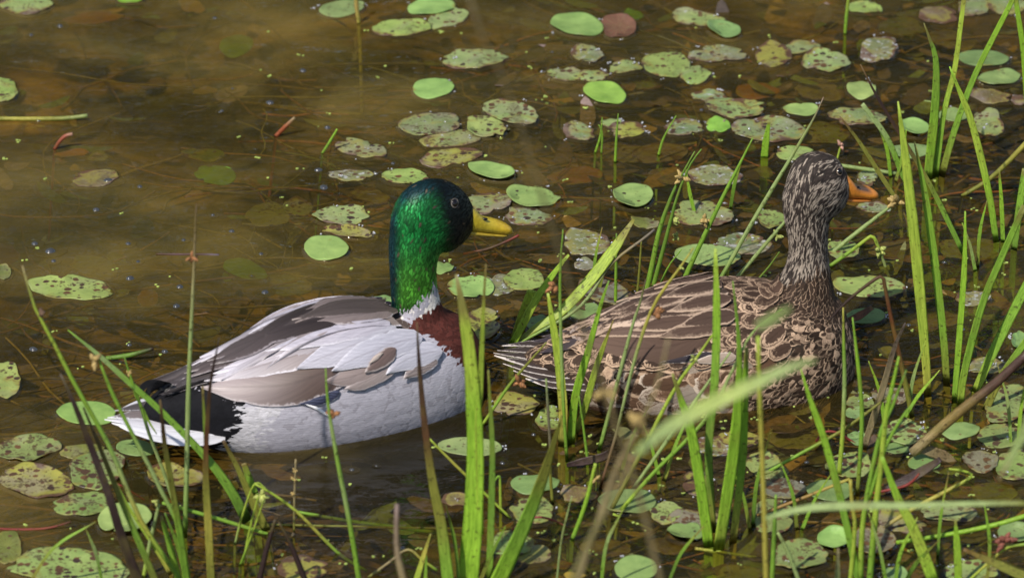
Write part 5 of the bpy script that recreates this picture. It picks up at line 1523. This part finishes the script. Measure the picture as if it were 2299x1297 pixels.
plant(*BLADE, 'long brown-tipped leaf slanting behind the speckled bur-reed',
      [L([(2165, 572), (2096, 430), (2050, 350), (2000, 268), (1965, 210), (1932, 145)], [10, 11, 10, 8, 6, 2], [G2, G2, OL, BR, DB, DB])])
plant(*BLADE, 'brown-tipped olive blade pointing over the hen bill', [L([(2020, 460), (1975, 390), (1930, 320), (1886, 262)], [9, 10, 8, 3], [OL, OL, OL, BR])])
plant(*SEDGE, 'bur-reed at the picture edge with long blades leaning outward',
      [L([(2156, 912), (2166, 832), (2206, 682), (2250, 575), (2300, 462)], [14, 16, 15, 14, 12], [G3, G2, G2, G2, G2]),
       L([(2188, 882), (2233, 782), (2300, 650), (2330, 590)], [16, 20, 20, 16], [G3, G2, G2, G2]),
       L([(2212, 922), (2250, 842), (2300, 770), (2330, 720)], [16, 15, 14, 12], [OL, OL, G2, G2])])
plant(*SEDGE, 'tall bur-reed behind the hen bill reaching past the top edge',
      [L([(2100, 398), (2120, 250), (2143, 157), (2160, 30), (2166, -20)], [12, 11, 11, 10, 9], [G2, G2, G3, G3, G3]),
       L([(2083, 404), (2100, 234), (2101, 134), (2088, 90), (2074, 52)], [17, 20, 17, 12, 2], [G2, G1, G2, G2, GD], flat=.22),
       L([(2113, 398), (2146, 284), (2193, 160), (2270, 7), (2285, -30)], [14, 13, 12, 11, 10], [OL, G2, G2, G1, G1])])
plant(*BLADE, 'curved yellow-green leaf hanging from the tall bur-reed to the water', [L([(2237, 545), (2220, 433), (2183, 280), (2150, 195), (2132, 150)], [12, 14, 15, 13, 3], [G2, G1, G3, G3, G1])])
plant(*BLADE, 'leaf in the upper corner running off the picture edge', [L([(2312, 330), (2299, 130), (2285, 30), (2278, -20)], [10, 12, 11, 10], [G2, G1, G1, G1])])
plant(*BLADE, 'short thin leaf beside the curved yellow-green one', [L([(2252, 545), (2248, 450), (2243, 380)], [9, 9, 4], [G2, G1, G1])])
plant(*BLADE, 'stout leaf near the picture edge behind the outward blades', [L([(2276, 562), (2288, 470), (2302, 380)], [13, 15, 14], [GD, G2, G2])])
plant(*RUSH, 'olive-yellow stem slanting to the picture edge behind the bur-reeds', [S([(2160, 440), (2230, 395), (2310, 315)], [8, 10, 11], [OL, OL, YL])])
plant(*RUSH, 'level rush with a green star spikelet before the speckled blade', [S([(1866, 568), (1935, 513), (2003, 460)], [9, 9, 6], [PG, PG, PG], spike=[(2014, 452, 24, 'straw')])])
plant(*RUSH, 'rush bent at a knee with a spikelet ahead of the hen neck', [S([(1862, 598), (1915, 560), (1955, 530), (1962, 533), (1976, 565), (1995, 620), (2012, 676)], [8, 8, 7, 7, 6, 6, 2], [G2, G2, G3, G3, PG, G3, G3], spike=[(1974, 562, 20, 'green')], n=30)])
plant('fallen_stalk', 'stalk', 'thick brown and yellow fallen reed stalk across the lower corner',
      [S([(2048, 1016), (2150, 927), (2230, 864), (2310, 790)], [20, 22, 20, 18], [TN, (.30, .22, .07), (.12, .07, .05), (.09, .05, .045)], z0=.012, foot=False)], 'floating stalks')
plant('fallen_stalk', 'stalk', 'dark purple rotten stalk floating below the withered leaf', [L([(1985, 1102), (2040, 1075), (2090, 1045), (2112, 1030)], [16, 24, 20, 12], [DB, DB, (.075, .045, .05), DB], z0=.004, foot=False)], 'floating stalks')
plant('withered_leaf', 'leaf', 'curled withered tan leaf resting at the end of the fallen stalk', [L([(2058, 1010), (2085, 1012), (2120, 1024), (2146, 1040)], [8, 22, 24, 10], [TN, (.25, .2, .1), (.22, .16, .08), TN], z0=.014, foot=False)], 'floating stalks')
plant('withered_leaf', 'leaf', 'purple-brown curled leaf afloat under the hen tail reeds', [L([(1272, 1044), (1310, 1036), (1345, 1028), (1368, 1018)], [8, 16, 18, 16], [DB, (.10, .065, .07), (.08, .05, .055), DB], z0=.004, foot=False)], 'floating stalks')
plant('withered_leaf', 'leaf', 'broken reddish-brown flake jutting from the hen breast front', [L([(1898, 722), (1930, 708), (1958, 690)], [10, 16, 10], [(.16, .07, .03), (.22, .09, .04), BR], z0=.01, foot=False)], 'floating stalks')
plant(*RUSH, 'dark-noded stem slanting from the yellow stem to the reed fork', [S([(1719, 1061), (1800, 1016), (1893, 964), (1989, 894), (2025, 868)], [7, 7, 7, 6, 3], [G2, G2, OL, OL, BR], spike=[(1893, 963, 12, 'dark')])])
plant(*RUSH, 'broken orange-tan stem lying over the smooth sparse-dotted pad', [S([(1700, 1156), (1800, 1118), (1908, 1074)], [6, 7, 6], [(.36, .22, .07), (.40, .25, .08), YL], z0=.006, foot=False)])
plant(*RUSH, 'yellowish upright stem kinked at mid height near the bottom edge', [S([(1909, 1303), (1919, 1185), (1913, 1130), (1909, 1076)], [10, 9, 8, 7], [G3, G3, YL, YL], by=1330)])
plant(*BLADE, 'soft-focus pale leaf lying level across the lower corner',
      [L([(2320, 1128), (2180, 1130), (2033, 1134), (1933, 1134), (1816, 1139), (1719, 1162)], [8, 10, 13, 16, 17, 8], [OL, PG, PG, PG, PG, PG], depth=(2400, 2000), foot=False),])
plant(*RUSH, 'bent yellow stem with a sharp elbow in the lower corner', [S([(1983, 1184), (2050, 1141), (2120, 1104), (2181, 1069), (2160, 1056), (2130, 1052)], [8, 9, 9, 8, 6, 4], [TN, YL, YL, YL, G3, G3], z0=.004, foot=False, n=30)])
plant(*RUSH, 'bright green stem lying level from the wide leaf to the picture edge', [S([(2012, 1217), (2133, 1198), (2230, 1178), (2310, 1155)], [8, 9, 10, 10], [G1, G1, G1, G1], z0=.012, foot=False)])
plant(*BLADE, 'bright pointed upright blade at the bottom edge beneath the long pale pad', [L([(2152, 1304), (2149, 1230), (2145, 1166)], [16, 15, 4], [G1, G1, G1], by=1330)])
plant(*BLADE, 'olive-brown dead leaf slanting out of the bottom corner', [L([(2320, 1302), (2240, 1266), (2163, 1232)], [22, 18, 6], [OL, OL, (.2, .11, .03)], depth=(2380, 1420), foot=False)])
plant(*RUSH, 'stem with a rusty three-lobed flower head in the bottom corner', [S([(2174, 1304), (2220, 1262), (2262, 1228), (2310, 1220)], [6, 6, 6, 7], [G3, YL, G3, G2], by=1330, spike=[(2256, 1212, 24, 'red')])])
plant(*BLADE, 'blurred pale blade tip hanging in from the picture edge', [L([(2340, 880), (2299, 972), (2268, 1030), (2238, 1084)], [26, 24, 15, 4], [PG, PG, PG, TN], depth=(2500, 2300), foot=False)])
plant(*RUSH, 'dull green stem near the bottom edge behind the purple-blotched pad', [S([(1733, 1304), (1738, 1200), (1742, 1110)], [10, 9, 5], [G2, GD, G2], by=1330)])
plant(*RUSH, 'pale grey-green stem leaning over the purple-blotched pad', [S([(1794, 1304), (1770, 1240), (1746, 1194)], [9, 9, 6], [PG, PG, PG], by=1340)])
plant(*BLADE, 'pale stubby blade tip at the bottom edge beneath the clean oval pad', [L([(1880, 1306), (1881, 1265), (1882, 1230)], [14, 13, 5], [PG, PG, TN], by=1500)])
# --- lower middle
plant(*RUSH, 'short green stalk with a side bud by the dull brown pad', [S([(1284, 1212), (1314, 1131), (1337, 1040)], [9, 9, 7], [G2, G1, G3], spike=[(1337, 1075, 12, 'straw')])])
plant(*RUSH, 'hair-thin pale grass culm near the bottom edge', [S([(1250, 1304), (1260, 1214), (1272, 1160), (1284, 1112)], [4, 4, 4, 2], [PG, PG, PG, PG], by=1330)])
plant(*RUSH, 'thin stem floating from the leaning rush foot', [S([(1376, 1153), (1430, 1174), (1494, 1201)], [5, 5, 4], [G3, G3, OL], z0=.003, foot=False)])
plant(*RUSH, 'yellow stem floating off the stout leaf feet', [S([(1560, 1230), (1630, 1240), (1702, 1251)], [6, 6, 5], [YL, G3, G3], z0=.003, foot=False)])
plant(*RUSH, 'long green stem floating below the drake reflection', [S([(667, 1148), (780, 1168), (900, 1184), (1044, 1203)], [6, 8, 8, 7], [G2, G2, G2, OL], z0=.003, foot=False)])
plant(*RUSH, 'thin yellowish stem floating level under the drake reflection', [S([(600, 1176), (780, 1181), (960, 1185), (1160, 1184)], [4, 5, 5, 4], [OL, OL, OL, OL], z0=.002, foot=False)])
plant('fallen_stalk', 'stalk', 'dark sodden stalk slanting under the arching stem', [L([(655, 1198), (700, 1220), (780, 1250), (865, 1275)], [10, 18, 18, 8], [DB, DB, DB, DB], z0=.002, foot=False)], 'floating stalks')
plant(*RUSH, 'soft-focus pale stub in front of the drake neck reflection', [S([(908, 1310), (893, 1248), (890, 1190), (891, 1131)], [20, 17, 15, 8], [OL, TN, TN, (.3, .22, .2)], by=1800)])
plant(*RUSH, 'soft-focus beaded grass stem under the drake flank', [S([(660, 1195), (661, 1120), (664, 1030)], [4, 5, 4], [OL, TN, TN], spike=[(662, 1055, 8, 'straw'), (661, 1075, 8, 'straw'), (661, 1108, 8, 'straw')])])
plant(*BLADE, 'dark brown withered stem near the ragged yellow-brown pad', [S([(686, 1304), (650, 1215), (626, 1172)], [13, 10, 4], [DB, DB, DB], by=1340)])
plant(*BLADE, 'purple-black leaning stub at the bottom edge', [S([(582, 1304), (598, 1235), (618, 1165)], [12, 11, 6], [DB, DB, DB], by=1340)])
plant(*RUSH, 'inverted-V bent straw at the bottom edge before the brown-tipped blade', [S([(827, 1295), (870, 1264), (915, 1233), (948, 1256), (981, 1279)], [5, 5, 5, 5, 5], [OL, TN, TN, YL, G2], n=30)])
plant(*BLADE, 'small yellow-green leaf at the bottom edge beside the brown-tipped blade', [L([(934, 1304), (950, 1250), (967, 1197)], [12, 9, 3], [G3, YL, OL], by=1330), L([(955, 1304), (957, 1240)], [8, 3], [G2, G2], depth=(934, 1330), foot=False)])
plant(*RUSH, 'thin stem slanting down beside the wide bright leaf', [S([(1146, 1162), (1051, 1071), (1007, 1028), (962, 982)], [5, 6, 6, 4], [G3, G3, YL, G3], z0=.003, foot=False)])
plant(*RUSH, 'bent pale stem hooked over beside the wide bright leaf', [S([(1124, 1150), (1123, 1100), (1121, 1068), (1108, 1082), (1098, 1090)], [6, 6, 5, 4, 3], [G3, G3, G3, G2, G2], n=26)])
# --- finer growth between the leaves
FINE = [
 ('thin crossed grass blades in the bottom corner under the speckled biggest pad', [[(60, 1320), (120, 1230), (215, 1170)], [(230, 1310), (215, 1240), (190, 1180)]]),
 ('fine grass tuft just past the wide bright leaf', [[(1030, 1310), (1022, 1220), (1000, 1130)], [(1075, 1310), (1110, 1230), (1135, 1180)]]),
 ('fine grass blades by the clean round bottom pad', [[(1350, 1310), (1362, 1220), (1400, 1140)], [(1500, 1310), (1530, 1240), (1580, 1180)]]),
 ('thin leaning blades under the hen belly', [[(1395, 1060), (1420, 980), (1460, 905)], [(1490, 1080), (1520, 990), (1565, 900)], [(1480, 1070), (1462, 1000), (1440, 940)]]),
 ('fine grass tuft beside the pair of stout green leaves', [[(1690, 1180), (1700, 1080), (1730, 970)], [(1684, 1190), (1668, 1110), (1640, 1040)]]),
 ('thin grass blades before the tall round spotted pad', [[(1790, 1190), (1780, 1110), (1750, 1030)], [(1800, 1190), (1830, 1120), (1868, 1060)]]),
 ('fine grass tuft at the foot of the forked rush', [[(2010, 1310), (2022, 1240), (2060, 1160)], [(1990, 1310), (1975, 1230), (1950, 1150)], [(2030, 1310), (2060, 1260), (2110, 1210)]]),
 ('thin upright blades in front of the long dark-centred pad', [[(2105, 1250), (2112, 1160), (2130, 1060)], [(2215, 1310), (2222, 1220), (2210, 1130)]]),
 ('fine grass blades between tan dead blade and speckled bur-reed', [[(2040, 930), (2050, 850), (2076, 770)], [(2030, 940), (2060, 890), (2110, 830)], [(1985, 950), (1975, 880), (1950, 810)]]),
 ('thin grass blades at the picture edge below the outward leaves', [[(2270, 1000), (2262, 900), (2240, 820)], [(2285, 1010), (2292, 920), (2306, 840)]]),
 ('fine grass sprouts behind the hen tail reeds', [[(1330, 640), (1338, 570), (1352, 510)], [(1345, 650), (1362, 590), (1390, 550)]]),
 ('fine grass sprouts between speckled and outward bur-reed', [[(2195, 600), (2200, 520), (2216, 450)], [(2190, 610), (2178, 550), (2160, 500)]]),
 ('thin grass blades rising over the hen bill tip', [[(2000, 400), (1990, 330), (1965, 270)], [(2010, 410), (2026, 350), (2035, 290)]]),
 ('fine grass sprouts among the pads over the hen shoulder', [[(1640, 470), (1650, 410), (1668, 350)], [(1560, 480), (1548, 430), (1540, 380)]]),
]
for lab, bl in FINE:
    k = random.random
    plant(*SEDGE, lab, [L(p, [6 + 3 * k(), 6 + 2 * k(), 1.5], random.choice([[G2, G1, G3], [OL, G2, G1], [G2, PG, G3], [GD, G2, YL]]), by=1340 if p[0][1] > 1297 else None) for p in bl])
# --- far left water
plant('fallen_stalk', 'stalk', 'yellow-green stick floating at the picture edge on open water', [S([(-20, 266), (60, 267), (140, 266), (196, 260)], [9, 9, 10, 8], [OL, YL, OL, PG], z0=.003, foot=False)], 'floating stalks')
plant('fallen_stalk', 'stalk', 'green-black stick floating behind the drake tail', [S([(238, 804), (290, 797), (344, 782)], [9, 10, 7], [GD, GD, DB], z0=.003, foot=False)], 'floating stalks')
plant('red_petiole', 'stem', 'curved red leaf stalk poking out of open water', [S([(122, 335), (135, 316), (148, 305), (163, 301)], [7, 8, 8, 7], [RD, RD, (.42, .1, .08), (.5, .3, .25)])], 'red leaf stalks')
plant('red_petiole', 'stem', 'orange-red stub rising up behind the drake head on open water', [S([(619, 306), (640, 285), (662, 264)], [9, 9, 6], [(.35, .1, .04), (.35, .1, .04), TN])], 'red leaf stalks')
plant('red_petiole', 'stem', 'red stalk looping over the water ahead of the hen breast', [S([(1832, 990), (1849, 971), (1868, 968), (1890, 976), (1929, 1001)], [5, 5, 5, 5, 4], [RD, RD, RD, RD, RD], z0=.004, foot=False)], 'red leaf stalks')
plant('red_petiole', 'stem', 'long red stalk alongside the dark purple rotten stalk', [S([(1960, 1106), (2000, 1098), (2034, 1089), (2052, 1076), (2064, 1062)], [5, 6, 6, 6, 4], [RD, RD, RD, RD, RD], z0=.006, foot=False)], 'red leaf stalks')
plant('red_petiole', 'stem', 'red stalk running from the picture edge under the orange-yellow pad', [S([(-10, 1186), (50, 1188), (110, 1184), (160, 1170)], [5, 6, 5, 4], [RD, RD, RD, BR], z0=.001, foot=False)], 'red leaf stalks')
plant('red_petiole', 'stem', 'red stalk behind the clean blue-green pad below the drake tail', [S([(262, 1085), (290, 1100), (325, 1122)], [5, 5, 4], [RD, RD, RD], z0=.002, foot=False)], 'red leaf stalks')
plant('red_petiole', 'stem', 'red stalk over the notched spotted pad', [S([(1150, 1188), (1180, 1168), (1210, 1160), (1245, 1168), (1280, 1186)], [5, 5, 5, 4, 3], [RD, (.5, .2, .2), RD, RD, BR], z0=.005, foot=False)], 'red leaf stalks')
plant('red_petiole', 'stem', 'reddish stalk pair floating behind the drake chin', [S([(1040, 570), (1090, 560), (1130, 545), (1165, 528)], [5, 6, 6, 5], [RD, BR, BR, RD], z0=-.004, foot=False)], 'red leaf stalks')
plant('red_petiole', 'stem', 'purple floating stick behind the tall straight rush', [S([(350, 570), (400, 571), (450, 571), (492, 573)], [4, 5, 5, 6], [BR, (.16, .09, .10), BR, (.2, .16, .22)], z0=.001, foot=False)], 'red leaf stalks')

# ------------------------------------------------------------------ bubbles, duckweed, sunken stems, silt flecks
BUB = [(216, 472, 9), (78, 548, 9), (288, 548, 7), (113, 565, 12), (120, 587, 7), (292, 626, 10), (404, 645, 9), (396, 688, 9), (243, 408, 12), (135, 60, 8), (314, 420, 7), (498, 250, 6), (290, 775, 7), (370, 790, 8), (75, 785, 10), (520, 520, 7),
       (412, 540, 6), (595, 657, 9), (586, 571, 6), (478, 484, 5), (482, 42, 6), (522, 200, 4), (493, 253, 4), (88, 271, 8), (70, 80, 6), (310, 588, 5), (565, 620, 3), (715, 383, 9), (727, 422, 11), (680, 160, 9), (606, 232, 10), (735, 288, 9), (882, 368, 6), (1240, 118, 4), (1575, 248, 6), (2162, 740, 6), (2120, 590, 5), (1811, 1038, 5),
       (790, 1055, 6), (650, 1128, 4), (845, 1046, 3), (904, 1230, 6), (1128, 1040, 6), (1198, 976, 6), (1530, 935, 4), (2040, 730, 6)]
_bub = None
for (x, y, r) in BUB:
    c = ground([(x, y)])[0]
    R = r * .00042
    if _bub is None:
        V, F = [], []
        n = 6
        for i in range(n + 1):
            a = math.pi / 2 * i / n
            for k in range(12):
                b = 2 * math.pi * k / 12
                V.append((math.sin(a) * math.cos(b), math.sin(a) * math.sin(b), math.cos(a) * .75))
        for rr, zz in ((1.35, .05), (1.9, .015), (2.6, .05), (3.3, .004)):      # the dimple and ring it makes
            for k in range(12):
                b = 2 * math.pi * k / 12
                V.append((rr * math.cos(b), rr * math.sin(b), zz))
        F = [(i * 12 + k, (i + 1) * 12 + k, (i + 1) * 12 + (k + 1) % 12, i * 12 + (k + 1) % 12) for i in range(n + 4) for k in range(12)]
        _bub = mesh_obj('air_bubble', V, F, [M_BUBBLE, M_WATER])
        idx = np.zeros(len(F), np.int32); idx[n * 12:] = 1
        _bub.data.polygons.foreach_set('material_index', idx)
        o = _bub
    else:
        o = _bub.copy(); COL.objects.link(o)
    o.location = (c[0], c[1], .0004); o.scale = (R * random.uniform(.9, 1.3), R, R)
    o.rotation_euler = (0, 0, random.uniform(0, 3))
    tag(o, 'tiny silvery air bubble resting on the water', 'bubble', 'air bubbles on the water', 'thing')

def duckweed():
    rng = np.random.default_rng(11)
    V, F, C = [], [], []
    spots = [(rng.uniform(1150, 2290), rng.uniform(560, 1290)) for _ in range(150)] + [(rng.uniform(560, 2290), rng.uniform(60, 560)) for _ in range(90)] + \
            [(rng.uniform(0, 1150), rng.uniform(300, 1290)) for _ in range(60)]
    for s in spots:
        c = ground([s])[0]
        for _ in range(rng.integers(1, 4)):
            p = c + np.r_[rng.normal(0, .002, 2), 0]
            r = rng.uniform(.0009, .0021); b = len(V); e = rng.uniform(.6, 1)
            col = np.array([.36, .46, .10]) * rng.uniform(.6, 1.2)
            for k in range(7):
                a = 2 * math.pi * k / 7
                V.append(p + np.array([r * math.cos(a), r * e * math.sin(a), .0011])); C.append((*col, 1))
            for k in range(7):
                V.append(V[b + k] + np.array([0, 0, -.0009])); C.append((*col, 1))
            F += [tuple(b + k for k in range(7))] + [(b + k, b + 7 + k, b + 7 + (k + 1) % 7, b + (k + 1) % 7) for k in range(7)]
    o = mesh_obj('duckweed', V, F, M_SPIKE, attrs={'col': C}, smooth=False)
    tag(o, 'scattered specks of yellow-green duckweed', 'duckweed', kind='stuff')
duckweed()

def foam():
    """little air cells caught round the pads, also standing in for glints on the water"""
    rng = np.random.default_rng(17)
    V, F = [], []
    pads = [p for p in PADS if p[6] > 0 and p[0] > 650]
    for _ in range(480):
        p = pads[rng.integers(len(pads))]
        a = rng.uniform(0, 6.28); q = 1.06 if rng.random() < .6 else rng.uniform(.3, 1.0)
        if q < 1 and p[5] not in ('f', 'g', 'm', 'm2', 'br', 's2'): q = 1.07
        s = (p[0] + math.cos(a) * p[2] * .5 * q + rng.normal(0, 3), p[1] + math.sin(a) * p[3] * .5 * q + rng.normal(0, 2))
        c0 = ground([s])[0]
        for _ in range(rng.integers(1, 5)):
            c = c0 + np.r_[rng.normal(0, .0016, 2), .0006 if q > 1 else .0042]
            r = rng.uniform(.0005, .0015); b = len(V)
            for i in range(4):
                t = math.pi / 2 * i / 3.4
                for k in range(7):
                    e = 2 * math.pi * k / 7
                    V.append(c + r * np.array([math.cos(t) * math.cos(e), math.cos(t) * math.sin(e), math.sin(t)]))
            F += [(b + i * 7 + k, b + i * 7 + (k + 1) % 7, b + (i + 1) * 7 + (k + 1) % 7, b + (i + 1) * 7 + k) for i in range(3) for k in range(7)]
            F.append(tuple(b + 21 + k for k in range(7)))
    o = mesh_obj('foam', V, F, mat_plain("foam_film", (.42, .43, .46), .12, .4, 300, bump=0.0))
    tag(o, 'scattered foam of tiny white air cells around the pads', 'foam', kind='stuff')
foam()

def sunken(name, label, count, zr, wr, cols, region, seed, spread=.25, mat=None):
    rng = np.random.default_rng(seed)
    V, F, C = [], [], []
    for _ in range(count):
        x0, y0, x1, y1 = region[rng.integers(len(region))]
        s = (rng.uniform(x0, x1), rng.uniform(y0, y1))
        z = rng.uniform(*zr)
        c = ground([s], z)[0]
        a = rng.normal(0, .55) + (math.pi if rng.random() < .5 else 0)
        if rng.random() < .3: a = rng.uniform(0, 6.28)
        Ln = rng.uniform(.3, 1.0) * spread
        d = np.array([math.cos(a), math.sin(a), 0]); q = np.array([-d[1], d[0], 0])
        bend = rng.normal(0, .12) * Ln; r0 = rng.uniform(*wr); dz = rng.uniform(-.03, .01)
        col = np.array(cols[rng.integers(len(cols))]) * rng.uniform(.6, 1.3)
        n, K = 9, 5
        b = len(V)
        for i in range(n):
            t = i / (n - 1) - .5
            p = c + d * Ln * t + q * bend * (1 - 4 * t * t) + q * math.sin(t * 9 + a) * .004
            p[2] = min(max(z + dz * t, -.128), -.0012)
            r = r0 * (1 - .5 * abs(t))
            for k in range(K):
                e = 2 * math.pi * k / K
                V.append(p + q * r * math.cos(e) + np.array([0, 0, r * math.sin(e)])); C.append((*col, 1))
        F += [(b + i * K + k, b + i * K + (k + 1) % K, b + (i + 1) * K + (k + 1) % K, b + (i + 1) * K + k) for i in range(n - 1) for k in range(K)]
    tag(mesh_obj(name, V, F, M_WEED, attrs={'col': C}), label, 'weed', kind='stuff')

sunken('sunken_stems', 'tangle of reddish and olive stems under the water', 520, (-.11, -.004), (.0007, .0021),
       [(.22, .09, .04), (.17, .11, .03), (.20, .16, .05), (.13, .14, .03), (.28, .11, .06), (.26, .22, .07), (.12, .08, .04), (.10, .09, .03)],
       [(1100, -20, 2320, 500), (1100, -20, 2320, 500), (1500, 450, 2320, 1310), (1300, 900, 2320, 1310), (560, 150, 1200, 600), (1000, 560, 1500, 800)], 21)
sunken('sunken_twigs', 'faint brown stems sunk in the open silty water', 110, (-.09, -.006), (.0008, .0024),
       [(.24, .12, .035), (.20, .14, .04), (.15, .08, .03)], [(-20, -20, 760, 880), (-20, 850, 560, 1310)], 22, .3)

def litter():
    """dead leaf flakes on the mud and hanging in the water"""
    rng = np.random.default_rng(31)
    V, F, C = [], [], []
    for q in range(1250):
        if q < 520:
            s = (rng.uniform(-40, 2340), rng.uniform(-40, 1330))
            z = rng.choice([-.125, -.1, -.06, -.03], p=[.5, .2, .18, .12]) + rng.uniform(0, .01)
        else:                                              # rotting scraps close under the pads
            s = (rng.uniform(1080, 2340), rng.uniform(-20, 720)) if rng.random() < .6 else (rng.uniform(1250, 2340), rng.uniform(880, 1320))
            z = rng.uniform(-.03, -.002)
        c = ground([s], z)[0]
        a = rng.uniform(0, 6.28); Ln, w = rng.uniform(.008, .035), rng.uniform(.003, .014)
        d = np.array([math.cos(a), math.sin(a), rng.normal(0, .15)]); q = np.array([-d[1], d[0], rng.normal(0, .15)])
        col = np.array([(.16, .09, .03), (.24, .15, .04), (.09, .055, .03), (.14, .14, .04), (.05, .035, .025), (.17, .12, .10), (.12, .16, .04)][rng.integers(7)]) * rng.uniform(.6, 1.3)
        b = len(V)
        for k in range(10):
            e = 2 * math.pi * k / 10
            V.append(c + d * Ln * math.cos(e) + q * w * math.sin(e) * rng.uniform(.8, 1.15) + np.array([0, 0, .002 * math.cos(2 * e)])); C.append((*col, 1))
        F.append(tuple(b + k for k in range(10)))
    tag(mesh_obj('leaf_litter', V, F, M_WEED, attrs={'col': C}, smooth=False), 'brown rotted leaf flakes lying under the water', 'litter', kind='stuff')
litter()
